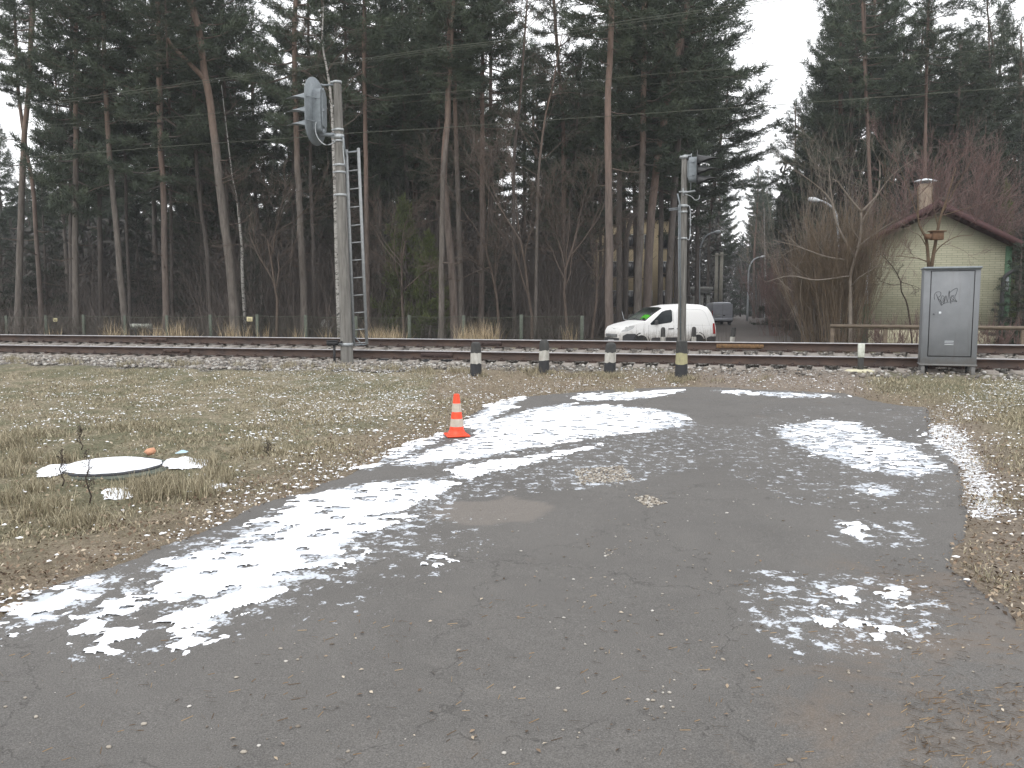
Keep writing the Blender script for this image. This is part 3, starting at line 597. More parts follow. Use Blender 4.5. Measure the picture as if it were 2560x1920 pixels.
# flecks of snow caught in the grass
N = 62000; yy = 3.3+14.2*rng.random(N)**1.1; xx = rng.uniform(-1, 1, N)*(yy*.68+.8)
dn = np.zeros(N)
for L, a in SNL: dn = np.maximum(dn, a*np.clip(1+sdf(xx, yy, pts2w(L))/.45, 0, 1))
cl = fbm(xx*2.3, yy*2.3, 4, 91); sel = (sdf(xx, yy, asp) < .02) & (s_of(xx, yy) < -.9) & (rng.random(N) < np.clip((cl-.40)*5, .02, 1)*(dn*.85+.05)); xx, yy = xx[sel], yy[sel]; n = len(xx)
P = np.stack([xx, yy, terr_h(xx, yy)+.012+rng.uniform(0, .022, n)], -1); k = 6; a = (np.arange(k)*2*pi/k)[None]+rng.uniform(0, 6, (n, 1)); rr = .004+.015*rng.random((n, 1))**2.6; rr = rr*rng.uniform(.4, 1.5, (n, k))
V = np.concatenate([P[:, None]+np.stack([rr*np.cos(a)*1.3, rr*np.sin(a), 0*a], -1), P[:, None]+np.array([[[0, 0, .008]]])], 1).reshape(-1, 3); mb = MB()
o_ = (np.arange(n)*(k+1))[:, None, None]; mb.add(V, (o_+np.array([[i, (i+1) % k, k] for i in range(k)])[None]).reshape(-1, 3))
tag(mb.build('snow', M['lightsnow'], smooth=True), 'small white snow flecks caught in the grass and soil', 'snow', kind='stuff')
# ================================================================ THINGS
def pb(mb, name, mats, root, parent=None, smooth=False):
    off = np.array(root.location); mb.v = [v-off for v in mb.v]
    return mb.build(name, mats, parent or root, smooth)
def arc(c, a, b, n=10): return
def spline(P, n=24):
    P = np.array(P, float); m = len(P)
    Q = np.vstack([2*P[0]-P[1], P, 2*P[-1]-P[-2]]); out = []
    for i in range(m-1):
        p0, p1, p2, p3 = Q[i:i+4]; k = max(2, n//(m-1))
        for t in np.linspace(0, 1, k, endpoint=False):
            out.append(.5*((2*p1)+(-p0+p2)*t+(2*p0-5*p1+4*p2-p3)*t*t+(-p0+3*p1-3*p2+p3)*t**3))
    return np.array(out+[P[-1]])
# ---------------------------------------------------------------- railway track
def rust_mat():
    m, t, p = newmat('rusty_rail'); n = noise(t, 5, 6, .7, pos(t, (1, 1, 3))); n2 = noise(t, .5, 3, .6, pos(t))
    r = ramp(t, n.outputs[0], [(.3, (.030, .022, .020)), (.6, (.066, .040, .031)), (.8, (.13, .075, .05))]); f = smooth(t, n2.outputs[0], .42, .62)
    t.links.new(mixc(t, math_(t, 'MULTIPLY', f, .8), r.outputs[0], (.045, .030, .028)), p.inputs['Base Color']); p.inputs['Roughness'].default_value = .85; bump(t, p, n.outputs[0], .3, .005); return m
M['rust'] = rust_mat(); M['webrust'] = simple('brown_rail_web', (.078, .050, .038), (.038, .028, .025), 3, .9, 0, .2, (1, 1, 2)); M['railtop'] = simple('worn_rail_head', (.40, .40, .41), (.25, .25, .26), 9, .45, .3, 0, (1, 1, 1))
M['ochrerust'] = simple('ochre_rust', (.24, .14, .06), (.07, .04, .025), 26, .9, 0, .4)
M['sleeper'] = simple('old_sleeper_concrete', (.29, .262, .235), (.17, .152, .135), 12, .95, 0, .5)
TR = empty('railway_track', (P0[0], P0[1], .38), 'single railway track with rusty rails on concrete sleepers in ballast', 'railway track')
ROOTM = lambda t, s, z: np.array([*trk(t, s), z])
def rail(s, ztop):
    prof = [(-.075, 0), (.075, 0), (.075, .012), (.012, .032), (.010, .13), (.036, .142), (.037, .165), (.028, .18), (-.028, .18), (-.037, .165), (-.036, .142), (-.010, .13), (-.012, .032), (-.075, .012)]
    mb = MB(); ts = np.linspace(-60, 40, 26); V = []
    for t in ts:
        for a, b in prof: V.append([*trk(t, s+a), ztop-.18+b])
    n = len(prof); V = np.array(V)
    for i in range(len(ts)-1):
        pass
    i = np.arange(len(ts)-1)[:, None]*n; j = np.arange(n)[None]; j2 = (j+1) % n
    f = np.stack([i+j, i+j2, i+n+j2, i+n+j], -1)
    top = [6, 7, 8]; web = [0, 1, 2, 3, 11, 12, 13]; oth = [k for k in range(n) if k not in top+web]
    mb.add(V, f[:, oth].reshape(-1, 4), 0); mb.f.append((f[:, web].reshape(-1, 4), 2)); mb.f.append((f[:, top].reshape(-1, 4), 1))
    return pb(mb, 'rail', [M['rust'], M['railtop'], M['webrust']], TR)
rail(0, .625); rail(1.52, .83)
sl = math.atan2(.205, 1.52)
def sleeper_mesh():
    mb = MB(); prof = [(-.15, 0), (.15, 0), (.105, .2), (-.105, .2)]; V = []
    for s in (-.58, 2.10):
        for a, b in prof: V.append([a, s, b-.2])
    mb.add(V, [(0, 3, 2, 1), (4, 5, 6, 7), (0, 1, 5, 4), (1, 2, 6, 5), (2, 3, 7, 6), (3, 0, 4, 7)], 0)
    for s in (0, 1.52):
        mb.box((0, s, .004), (.16, .30, .012), mi=1)
        for k in (-1, 1): mb.box((0, s+k*.105, .03), (.07, .06, .04), mi=1, bev=.012); mb.box((0, s+k*.11, .06), (.03, .03, .03), mi=1)
    return mb
sp0 = None
for k in range(58):
    t = -16.9+.5*k
    if sp0 is None: sp0 = sleeper_mesh().build('sleeper', [M['sleeper'], M['rust']], TR); o = sp0
    else: o = sp0.copy(); col.objects.link(o)
    x, y = trk(t+random.uniform(-.02, .02), 0); o.location = (x-P0[0], y-P0[1], .438-.38); o.rotation_euler = (sl, 0, -A15+random.uniform(-.015, .015))
def fish(t, s, z, m, L=.7, h=.09):
    mb = MB(); mb.box((0, 0, 0), (L, .03, h), mi=0, bev=.01)
    for k in range(4): mb.tube([(-L*.38+k*L*.25, -.015, 0), (-L*.38+k*L*.25, -.035, 0)], .014, 6)
    mb.v = [v @ np.array(Matrix.Rotation(-A15, 3, 'Z')).T + ROOTM(t, s-.03, z) for v in mb.v]; return pb(mb, 'joint_bar', m, TR)
tx = t_of(*at(1850, 855, 18.3)[:2])
for t, s, z, m in ((tx, 1.52, .735, M['ochrerust']), (-1.9, 0, .53, M['rust']), (-10.4, 1.52, .735, M['rust']), (-8.6, 0, .53, M['rust']), (-1.2, 1.52, .735, M['rust'])): fish(t, s, z, m, 1.0 if m is M['ochrerust'] else .75)
for q in TR.children:
    if q.name.startswith('joint_bar') and q.data.materials[0] is M['ochrerust']: q['label'] = 'ochre yellow rusty joint bar'

# ---------------------------------------------------------------- signals
def stadium(w, h, n=14):
    r = w/2; k = h/2-r; a = np.linspace(0, pi, n)
    return [(r*cos(x), k+r*sin(x)) for x in a]+[(-r*cos(x), -k-r*sin(x)) for x in a]
def visor(mb, c, f, r_, L, rad=.14, mi=0):
    f = np.array(f); r_ = np.array(r_); up = np.array([0, 0, 1.]); n = 17; V = []; am = R(118)
    dn = f-up*.10
    for th in (0, .008):
        for a in np.linspace(-am, am, n):
            rr = rad+th; b = c+r_*rr*sin(a)+up*rr*cos(a); V.append(b); V.append(b+dn*L*max(.06, (1-abs(a)/am))**.9 - up*rr*cos(a)*.35*(1-abs(a)/am))
    V = np.array(V); fs = []
    for k in range(2):
        for i in range(n-1): q = k*2*n+2*i; fs.append((q, q+1, q+3, q+2) if k else (q, q+2, q+3, q+1))
    for i in range(n-1): q = 2*i; fs.append((q+1, q+3, 2*n+q+3, 2*n+q+1))
    mb.add(V, fs, mi)
def signal_head(root, c, f, w, h, visz, L, back, front, house_w, hood):
    f = np.array(f, float); f /= np.linalg.norm(f); r_ = np.array([-f[1], f[0], 0]); up = np.array([0, 0, 1.]); c = np.array(c)
    mb = MB(); mb.prism(stadium(w, h), c, r_, up, .012, 0)          # normal = r x up
    nrm = np.cross(r_, up); s = 1 if nrm @ f > 0 else -1
    pb(mb, 'background_plate', back, root)
    mb = MB(); mb.prism(stadium(house_w, h*.66), c-f*.20, r_, up, s*.195, 0); pb(mb, 'lamp_housing', M['galv'], root, smooth='auto')
    mb = MB(); mb.prism(stadium(house_w*.7, h*.5), c-f*.235+r_*.0, r_, up, s*.03, 0)
    for k in (-1, 1):
        z = k*h*.17; mb.tube([c-r_*w*.46+up*z-f*.02, c-r_*house_w*.5+up*z-f*.10, c-r_*house_w*.5+up*z-f*.21], .012, 6)
        mb.tube([c+r_*w*.46+up*z-f*.02, c+r_*house_w*.5+up*z-f*.10, c+r_*house_w*.5+up*z-f*.21], .012, 6)
    for k in (-.3, 0, .3): mb.box(c-f*.25+up*h*k+r_*house_w*.3, (.03, .03, .05), mi=0)
    pb(mb, 'housing_door', M['galv'], root, smooth='auto')
    for z in visz:
        mb = MB(); visor(mb, c+f*.02+up*z, f, r_, L); v = pb(mb, 'visor', hood, root, smooth='auto')
        mb = MB(); mb.tube([c+f*.014+up*z, c+f*.05+up*z], .10, 18); pb(mb, 'lens', M['window'], root, v)
def clamp(root, c, r, h=.05, m=None):
    mb = MB(); mb.lathe([(r+.002, -h/2), (r+.014, -h/2), (r+.014, h/2), (r+.002, h/2)], c, 16); mb.box((c[0]-r-.03, c[1]-.01, c[2]), (.05, .03, h*.9)); mb.tube([(c[0]-r-.07, c[1]-.02, c[2]), (c[0]-r, c[1]-.02, c[2])], .008, 6)
    return pb(mb, 'clamp', m or M['bright'], root)
# left mast
b = gp(868, 907); D = b[1]; top = at(843, 205, D)
SL = empty('railway_signal', b, 'grey railway signal seen from behind, three visors to the left, tall ladder on its right', 'railway signal')
axis = lambda z: np.array([b[0]+(top[0]-b[0])*(z-b[2])/(top[2]-b[2]), D, z]); rp_ = lambda z: .138-.053*(z-b[2])/(top[2]-b[2])
mb = MB(); zz = np.linspace(b[2]-.3, top[2], 14); mb.tube([axis(z) for z in zz], [rp_(z) for z in zz], 20); pb(mb, 'pole', M['pole'], SL, smooth='auto')
for y, h in ((206, .05), (325, .05), (342, .09), (353, .04), (413, .05), (431, .04), (488, .05), (861, .07)):
    z = at(850, y, D)[2]; clamp(SL, axis(z), rp_(z), h)
c = at(788, 279, D+.02); f = np.array([-.95, .31, 0]); f /= np.linalg.norm(f)
pz = [at(770, y, D)[2]-c[2] for y in (243, 277, 311)]
signal_head(SL, c, f, .82, 1.44, pz, .70, M['galv'], M['black'], .24, M['galv'])
mb = MB(); a = axis(top[2]-.03); e = c-f*.15+np.array([0, 0, .56]); mb.tube([a+[-.05, -.02, -.03], e+[.06, 0, -.02], e], .022, 6); pb(mb, 'bracket', M['galv'], SL); mb = MB()
z = at(820, 337, D)[2]; a = axis(z); e = c-f*.1; e = np.array([e[0], e[1], z]); mid = (a+e)/2; mb.box(mid, (np.linalg.norm((a-e)[:2]), .06, .07), math.atan2((a-e)[1], (a-e)[0])); pb(mb, 'bracket', M['galv'], SL)
mb = MB(); P = [at(700+x/5.53, 180+y/5.53, D-.18) for x, y in ((500, 690), (488, 760), (500, 860), (560, 960), (640, 1010), (720, 990), (760, 960))]; mb.tube(spline(P), .012, 8); P = [at(x, y, D-.12) for x, y in ((858, 345), (858, 375), (860, 395), (862, 412))]; mb.tube(spline(P), .012, 6); pb(mb, 'cable', M['bright'], SL, smooth=True)
LD = D+.12; mb = MB(); l0, l1, r0, r1 = at(866, 374, LD), at(885, 863, LD), at(896, 370, LD), at(917, 861, LD)
for p, q in ((l0, l1), (r0, r1)): mb.tube([p, q], .034, 4)
pb(mb, 'ladder', M['ladder'], SL); lad = bpy.data.objects[[o.name for o in SL.children if o.name.startswith('ladder')][0]]
for y in (382, 427, 472, 517, 562, 605, 649, 693, 737, 781, 824, 858):
    tt = (y-374)/(863-374); mb = MB(); mb.tube([l0+(l1-l0)*tt, r0+(r1-r0)*tt], .014, 6); pb(mb, 'rung', M['ladder'], SL, lad)
mb = MB(); mb.tube([axis(l0[2]-.08), l0+[0, 0, -.06], r0+[.02, 0, -.06]], .016, 4); mb.tube([at(885, 841, LD), at(905, 860, LD)], .014, 5); mb.tube([axis(l1[2]), l1, r1], .016, 4); mb.tube([at(858, 340, D-.1), at(862, 380, LD-.1), at(864, 392, LD-.05)], .02, 4); pb(mb, 'ladder_bracket', M['galv'], SL)
# cable box on a stake beside it
b2 = at(836, 896, D-.15); b2[2] = hz(b2[0], b2[1]); JB = empty('cable_box', b2, 'small black cable box on a stake left of the tall signal mast', 'cable box')
cb = at(831, 858, D-.15); mb = MB(); mb.box(cb, (.25, .13, .10), .1, bev=.02); mb.box(cb+[0, 0, .055], (.27, .15, .02), .1, bev=.008); pb(mb, 'box', M['black'], JB); mb = MB(); mb.tube([cb+[.10, 0, 0], cb+[.22, 0, .03]], .02, 8); mb.tube([cb+[.04, 0, -.02], b2+[0, 0, -.1]], .028, 8); pb(mb, 'stake', M['black'], JB)
# right mast beyond the rails
Dr = 21.3; b = at(1704, 860, Dr); b[2] = hz(b[0], b[1]); top = at(1712, 392, Dr)
SRt = empty('railway_signal', b, 'short railway signal beyond the rails, before the white van, black visors to the right', 'railway signal')
mb = MB(); zz = np.linspace(b[2]-.2, top[2], 12); ax2 = lambda z: np.array([b[0]+(top[0]-b[0])*(z-b[2])/(top[2]-b[2]), Dr, z]); rq = lambda z: .115-.04*(z-b[2])/(top[2]-b[2])
mb.tube([ax2(z) for z in zz], [rq(z) for z in zz], 4); pb(mb, 'pole', M['pole'], SRt)
for y, h in ((393, .07), (480, .04), (515, .07), (530, .05), (596, .04)):
    z = at(1712, y, Dr)[2]; clamp(SRt, ax2(z), rq(z)*.9, h)
c = at(1742, 424, Dr); f = np.array([.972, -.235, 0])
signal_head(SRt, c, f, .58, .96, [at(1742, y, Dr)[2]-c[2] for y in (402, 428, 452)], .55, M['visorb'], M['black'], .20, M['visorb'])
mb = MB(); a = ax2(top[2]); mb.tube([a+[-.03, -.02, .03], a+[.12, 0, .03], c-f*.16+[0, 0, .36]], .022, 6); mb.tube([at(1707, 482, Dr-.1), at(1738, 477, Dr-.1)], .024, 4); mb.tube([at(1708, 470, Dr-.1), at(1708, 490, Dr-.1)], .015, 4); mb.tube([c-f*.14+[0, 0, .4], c-f*.14+[0, 0, -.5]], .014, 6); pb(mb, 'bracket', M['bright'], SRt)
mb = MB(); mb.tube(spline([at(x, y, Dr-.1) for x, y in ((1712, 485), (1728, 491), (1738, 500), (1747, 497), (1749, 488))]), .011, 6); mb.tube(spline([at(x, y, Dr-.1) for x, y in ((1716, 515), (1724, 517), (1726, 545), (1724, 596), (1716, 597))]), .012, 6); pb(mb, 'cable', M['bright'], SRt, smooth=True)
mb = MB(); l0, l1 = at(1694, 484, Dr-.1), at(1701, 852, Dr-.1); r0, r1 = at(1697, 512, Dr+.22), at(1698, 850, Dr+.22)
mb.tube([l0, at(1700, 512, Dr-.1), l1], .02, 4); mb.tube([r0, r1], .02, 4); lad = pb(mb, 'ladder', M['galv'], SRt)
for k in range(11): tt = .08+k*.088; mb = MB(); mb.tube([l0+(l1-l0)*tt+[.04, 0, 0], r0+(r1-r0)*tt], .01, 5); pb(mb, 'rung', M['galv'], SRt, lad)
mb = MB(); mb.tube([at(1672, 522, Dr), at(1706, 519, Dr)], .012, 5); mb.tube([at(1673, 526, Dr), at(1706, 522, Dr)], .012, 5); pb(mb, 'step', M['galv'], SRt)

# ---------------------------------------------------------------- bollards
def bollard(x, ytop, ybase, w, mats, label, d=None, dome=True, fr=(.38, .68), tilt=0, group='black and white bollards'):
    if d is None: b = gp(x, ybase)
    else: b = at(x, ybase, d); b[2] = hz(b[0], b[1])
    t = at(x, ytop, b[1]); H = t[2]-b[2]; r = w/F*b[1]/2
    o = MB(); n = 14
    zs = [-.15, 0, H*fr[0], H*fr[0]+.001, H*fr[1], H*fr[1]+.001, H*.90, H*.97, H] if dome else [-.15, 0, H*fr[0], H*fr[0]+.001, H*fr[1], H*fr[1]+.001, H-.03, H-.008, H]
    rs = [r, r, r*.965, r*.965, r*.92, r*.92, r*.86, r*.70, r*.40] if dome else [r, r, r*.93, r*.93, r*.88, r*.88, r*.84, r*.83, r*.76]
    a = np.arange(n)*2*pi/n; V = []
    for k, (z, q) in enumerate(zip(zs, rs)):
        wob = np.interp(rng.random(n), [0, 1], [-.012, .012]) if k in (2, 4) else 0
        if k in (3, 5): wob = lastw
        lastw = wob
        V.append(np.stack([q*np.cos(a), q*np.sin(a), z+wob+0*a], -1))
    V = np.concatenate(V); V[:, 0] += tilt*V[:, 2]
    i = np.arange(len(zs)-1)[:, None]*n; j = np.arange(n)[None]; j2 = (j+1) % n; fc = np.stack([i+j, i+j2, i+n+j2, i+n+j], -1)
    o.add(V, fc[[0, 1]].reshape(-1, 4), 0); o.f.append((fc[[3]].reshape(-1, 4), 1)); o.f.append((fc[[5, 6, 7]].reshape(-1, 4), 2)); o.f.append((np.array([list(range((len(zs)-1)*n, len(zs)*n))]), 2))
    ob = o.build('bollard', mats, None, 'auto'); ob.location = b; return tag(ob, label, 'bollard', group)
PW = [M['deepblack'], M['oldwhite'], M['oldblack']]
bollard(1190, 855, 941, 29, PW, 'near black and white bollard farthest left, nearest the traffic cone')
bollard(1360, 849, 933, 27, PW, 'near black and white bollard with the tallest outline, second from the left, flat grass around')
bollard(1524, 856, 936, 30, PW, 'near black and white bollard standing in a green tuft, front of the van nose', tilt=.03)
bollard(1703, 852, 946, 33, [M['deepblack'], M['oldyellow'], M['oldblack']], 'near flat-topped bollard with a yellowed middle band below the signal mast', dome=False)
PF = [M['oldblack'], M['oldwhite'], M['oldblack']]
bollard(1657, 818, 868, 13.5, PF, 'small far bollard in front of the white van front door', 30, fr=(.1, .62), group='bollards beyond the rails')
bollard(1734, 817, 868, 13.5, PF, 'small far bollard in front of the white van rear side', 30, fr=(.1, .62), group='bollards beyond the rails')
bollard(1826, 819, 868, 14, PF, 'small leaning far bollard on the bare road right of the white van', 30, dome=False, fr=(.1, .64), tilt=.12, group='bollards beyond the rails')

# ---------------------------------------------------------------- marker post, slabs
b = gp(2151, 928); MP = empty('marker_post', b, 'white topped short marker post on a round cream base before the rails', 'marker post')
mb = MB(); mb.lathe([(.31, -.05), (.31, .015), (.26, .03), (0.02, .036)], b, 28); pb(mb, 'base', M['palebase'], MP, smooth='auto')
z1 = at(2151, 893, b[1])[2]-b[2]; z2 = at(2151, 859, b[1])[2]-b[2]
mb = MB(); mb.box((b[0], b[1], b[2]+z1/2), (.098, .098, z1), -A15, bev=.006); pb(mb, 'post', M['oldblack'], MP)
mb = MB(); mb.box((b[0], b[1], b[2]+(z1+z2)/2), (.115, .115, z2-z1), -A15, bev=.008); pb(mb, 'painted_head', M['markerwhite'], MP)
for (x0, x1, y, lab, ww) in ((912, 990, 903, 'dark flat slab lying by the near rail just right of the tall mast', .34), (1058, 1142, 905, 'dark flat slab by the near rail left of the first bollard', .22)):
    c = gp((x0+x1)/2, y); L = (x1-x0)/F*c[1]; mb = MB(); mb.box((0, 0, .03), (L, ww, .035), 0, bev=.008, tilt=Matrix.Rotation(.04, 3, 'X')); o = mb.build('cover_slab', M['slab']); o.location = c; o.rotation_euler[2] = -A15+.1; tag(o, lab, 'slab', 'dark slabs by the rail')

# ---------------------------------------------------------------- relay cabinet with the marker scrawl
b = gp(2369, 936); zg = b[2]; CB = empty('relay_cabinet', b, 'grey metal relay cabinet on short legs with a scrawled tag on its door', 'cabinet')
rot = -R(21); Dc = b[1]; W = .915; Dp = .52; zb = at(2369, 911, Dc)[2]; zt = at(2369, 672, Dc)[2]; Hc = zt-zb
CB.rotation_euler[2] = rot
def cbox(name, m, c, s, bev=0, parent=None, extra=None):
    mb = MB(); mb.box((c[0], c[1], c[2]-zg), s, 0, bev=bev)
    if extra: extra(mb)
    return mb.build(name, m, parent or CB)
zc = (zb+zt)/2
body = cbox('body', M['cabinet'], (0, Dp/2, zc), (W, Dp, Hc), .006)
cbox('bottom_frame', M['cabinet'], (0, Dp/2, zb-.012), (W+.03, Dp+.03, .03), .004)
cbox('roof_cap', M['galv'], (0, Dp/2-.01, zt+.018), (W+.045, Dp+.08, .045), .018)
for x in (-W/2+.045, W/2-.045):
    for y in (.03, Dp-.04): cbox('leg', M['cabinet'], (x, y, (zb-.02+zg-.05)/2), (.065, .03 if y < .1 else .04, zb-.02-zg+.05), .003)
for x in (-W/2+.13, W/2-.13): cbox('inner_leg', M['black'], (x, Dp*.45, (zb-.02+zg-.05)/2), (.035, .04, zb-.02-zg+.05))
sc_ = W/763.0           # door measured off its drawn outline
X = lambda px: (px-477)*sc_; 
def Z(py): return zt-(py-112)/(1400-112)*Hc-zg
dx0, dx1, dz0, dz1 = X(190), X(780), Z(1292), Z(138)
gap = MB()
for c, s in ((((dx0+dx1)/2, -.002, dz1), (dx1-dx0+.012, .006, .010)), (((dx0+dx1)/2, -.002, dz0), (dx1-dx0+.012, .006, .014)), ((dx0, -.002, (dz0+dz1)/2), (.012, .006, dz1-dz0)), ((dx1, -.002, (dz0+dz1)/2), (.012, .006, dz1-dz0))): gap.box(c, s)
door = MB(); door.box(((dx0+dx1)/2, -.004, (dz0+dz1)/2), (dx1-dx0-.02, .014, dz1-dz0-.022), bev=.004); door = door.build('door', M['cabinet'], CB)
gap.build('door_gap', M['black'], CB, False)
mb = MB()
for py in (1085, 1108, 1131): mb.box(((X(412)+X(536))/2, -.018, Z(py)), (X(536)-X(412), .014, .010), bev=.003); 
mb.build('vent_slats', M['lamphead'], door)
mb = MB(); mb.box((X(332), -.017, Z(703)), (.040, .012, .046), bev=.005); mb.build('lock_plate', M['lamphead'], door)
mb = MB(); mb.tube([(X(238), -.012, Z(720)), (X(246), -.03, Z(716)), (X(256), -.012, Z(720))], .006, 6); mb.build('handle', M['black'], door)
ST = [[(248, 522), (244, 470), (262, 430), (300, 417), (328, 428), (332, 455), (318, 482), (292, 498), (330, 540), (352, 590)], [(272, 452), (300, 520), (328, 570), (346, 603)],
      [(352, 470), (338, 505), (338, 545), (356, 562), (378, 545), (384, 505), (372, 478), (352, 470)], [(384, 570), (392, 520), (402, 470), (412, 510), (426, 552), (434, 480), (444, 402), (450, 470), (462, 530), (476, 580)],
      [(512, 470), (484, 470), (466, 500), (472, 535), (496, 540), (512, 510), (498, 480), (480, 500), (510, 530), (558, 550), (500, 552), (430, 560), (372, 580), (346, 603)], [(440, 440), (476, 408), (510, 384), (546, 372), (552, 396), (542, 440), (524, 480), (530, 520), (552, 545)], [(370, 500), (366, 540), (372, 580)]]
mb = MB()
for s in ST:
    P = spline([(X(a), -.0135, Z(c)) for a, c in s], len(s)*5); mb.tube(P, .0038, 5)
mb.v = [v*np.array([1, .35, 1])+np.array([0, -.0135*.65+.0, 0]) for v in mb.v]
tg = mb.build('scrawled_tag', M['ink'], door); tg['label'] = 'black marker scrawl reading roughly RoMs?'

# ---------------------------------------------------------------- traffic cone
p = g0(1142, 1093); CN = empty('traffic_cone', (p[0], p[1], float(asp_z(p[0], p[1]))+.004), 'orange traffic cone with two grey bands at the snowy asphalt edge', 'traffic cone', rz=.25)
kk = p[1]/F; Hc_ = 106*kk; r0 = 19*kk; r1 = 7.0*kk
mb = MB(); mb.box((0, 0, .014), (.285, .285, .026), 0, bev=.02); mb.lathe([(r0*1.28, .026), (r0*1.12, .045), (r0*1.02, .075)], (0, 0, 0), 28); mb.build('base', M['orange'], CN, 'auto')
R_ = lambda z: r0+(r1-r0)*(z-.05)/(Hc_-.05)
cuts = [.06, .235, .42, .585, .785, 1.0]; 
for k in range(5):
    z0, z1 = max(.05, Hc_*cuts[k]), Hc_*cuts[k+1]; e = .0015 if k % 2 else 0; mb = MB()
    pr = [(R_(z0)+e, z0), (R_(z1)+e, z1)]+([(R_(z1)*.6, z1+.004), (.001, z1-.01)] if k == 4 else [(R_(z1)*.5, z1)])
    mb.lathe(pr, (0, 0, 0), 28); mb.build('reflective_band' if k % 2 else 'cone_body', M['reflect'] if k % 2 else M['orange'], CN, 'auto')

# ---------------------------------------------------------------- well lid in the grass
p = g0(284, 1170); z = 0.0; WL = empty('manhole_cover', (p[0], p[1], z), 'round concrete well cover in the grass holding a disc of snow', 'manhole cover')
mb = MB(); mb.lathe([(.53, -.1), (.53, -.005), (.515, .006), (.40, .006)], (p[0]+.03, p[1], z), 36); pb(mb, 'ring', M['postgreen'], WL, smooth='auto')
mb = MB(); mb.lathe([(.475, -.02), (.475, .020), (.46, .03), (.02, .03)], (p[0]-.02, p[1], z), 36); pb(mb, 'lid', M['slab'], WL, smooth='auto')
mb = MB(); n = 48; a = np.arange(n)*2*pi/n; rr = [(.0, .046), (.2, .045), (.34, .043), (.42, .040), (.455, .031)]; V = []
for q, zz_ in rr: rad = q*(1+.03*np.sin(3*a+1)*(q > .4)-.05*np.clip(np.sin(2*a-.6), 0, 1)**3*(q > .4)+rng.uniform(-.03, .015, n)*(q > .4)); V.append(np.stack([p[0]-.02+rad*np.cos(a), p[1]+rad*np.sin(a), zz_+0*a], -1))
i = np.arange(4)[:, None]*n; j = np.arange(n)[None]; j2 = (j+1) % n; mb.add(np.concatenate(V), np.stack([i+j, i+n+j, i+n+j2, i+j2], -1).reshape(-1, 4))
def blob(L, h=.03, k=K, dz=0.0):
    P = pts2w(L, k); lo, hi = P.min(0)-.05, P.max(0)+.05; x_ = np.arange(lo[0], hi[0], .02); y_ = np.arange(lo[1], hi[1], .02); A, B = np.meshgrid(x_, y_)
    d = sdf(A, B, P)+(fbm(A*7, B*7, 3, 4)-.5)*.16; zz_ = terr_h(A, B)+dz+np.clip(d*.4, -.03, h); kp = d > -.06; q = (kp[:-1, :-1] & kp[1:, 1:]).ravel(); mb.add(np.stack([A, B, zz_], -1), grid_faces(len(y_), len(x_), q))
blob([(345, 998), (440, 997), (430, 1010), (370, 1012), (350, 1008)], .04, K, .03); blob([(95, 1022), (150, 1005), (160, 1018), (130, 1028), (100, 1030)], .03, K, .03); blob([(230, 1062), (280, 1058), (285, 1075), (240, 1078)], .03, K, .02); blob([(450, 1048), (480, 1046), (470, 1056)], .02, K, .02)
tag(mb.build('snow', M['lightsnow'], smooth=True), 'smooth white snow filling the round well cover and beside it', 'snow', kind='stuff')
q = g0(373, 1147); mb = MB(); rocks(mb, np.array([[0, 0, .02]]), .052, .75); o = mb.build('brick_piece', M['brickpiece']); o.location = (q[0], q[1]+.05, .05); tag(o, 'small pale orange brick lump behind the snowy well cover', 'brick')
q = g0(454, 1136); mb = MB(); mb.add([(-.06, -.03, .02), (.06, -.035, .03), (.065, .03, .035), (.0, .04, .05), (-.06, .03, .025), (0, 0, .055)], [(0, 1, 5), (1, 2, 5), (2, 3, 5), (3, 4, 5), (4, 0, 5)]); o = mb.build('plastic_scrap', simple('pale_blue_plastic', (.45, .60, .70), (.35, .5, .6), 30, .4)); o.location = (q[0], q[1], float(terr_h(*np.array([[q[0]], [q[1]]]))[0])); tag(o, 'pale blue plastic scrap in the grass right of the well cover', 'litter')
def weed(x, y0, y1, lab):
    q = g0(x, y1); t = at(x, y0, q[1]); H = t[2]; mb = MB(); st = [(0.02*sin(k*1.7), 0, H*k/6) for k in range(7)]; mb.tube(st, np.linspace(.007, .003, 7), 5)
    for k in range(26):
        z = H*random.uniform(.25, 1); a = random.uniform(0, 6.3); L = .05*(1.3-z/H); e = (L*cos(a), L*sin(a), z+.03); mb.tube([(0, 0, z), e], .002, 3); n_ = 5; quads(mb, np.array(e)[None]+rng.normal(0, .008, (n_, 3)), .007, 1.5)
    o = mb.build('dead_weed', M['weed']); o.location = (q[0], q[1], 0); tag(o, lab, 'weed', 'dark dead weeds by the well cover')
weed(223, 1128, 1262, 'tall dark dead weed stalk standing before the well snow'); weed(156, 1128, 1215, 'thin dark dead weed at the left end of the well cover'); weed(203, 1064, 1125, 'dark dead weed spike in the grass behind the well cover')
weed(670, 1108, 1145, 'low dead weed alone in the grass left of the traffic cone')

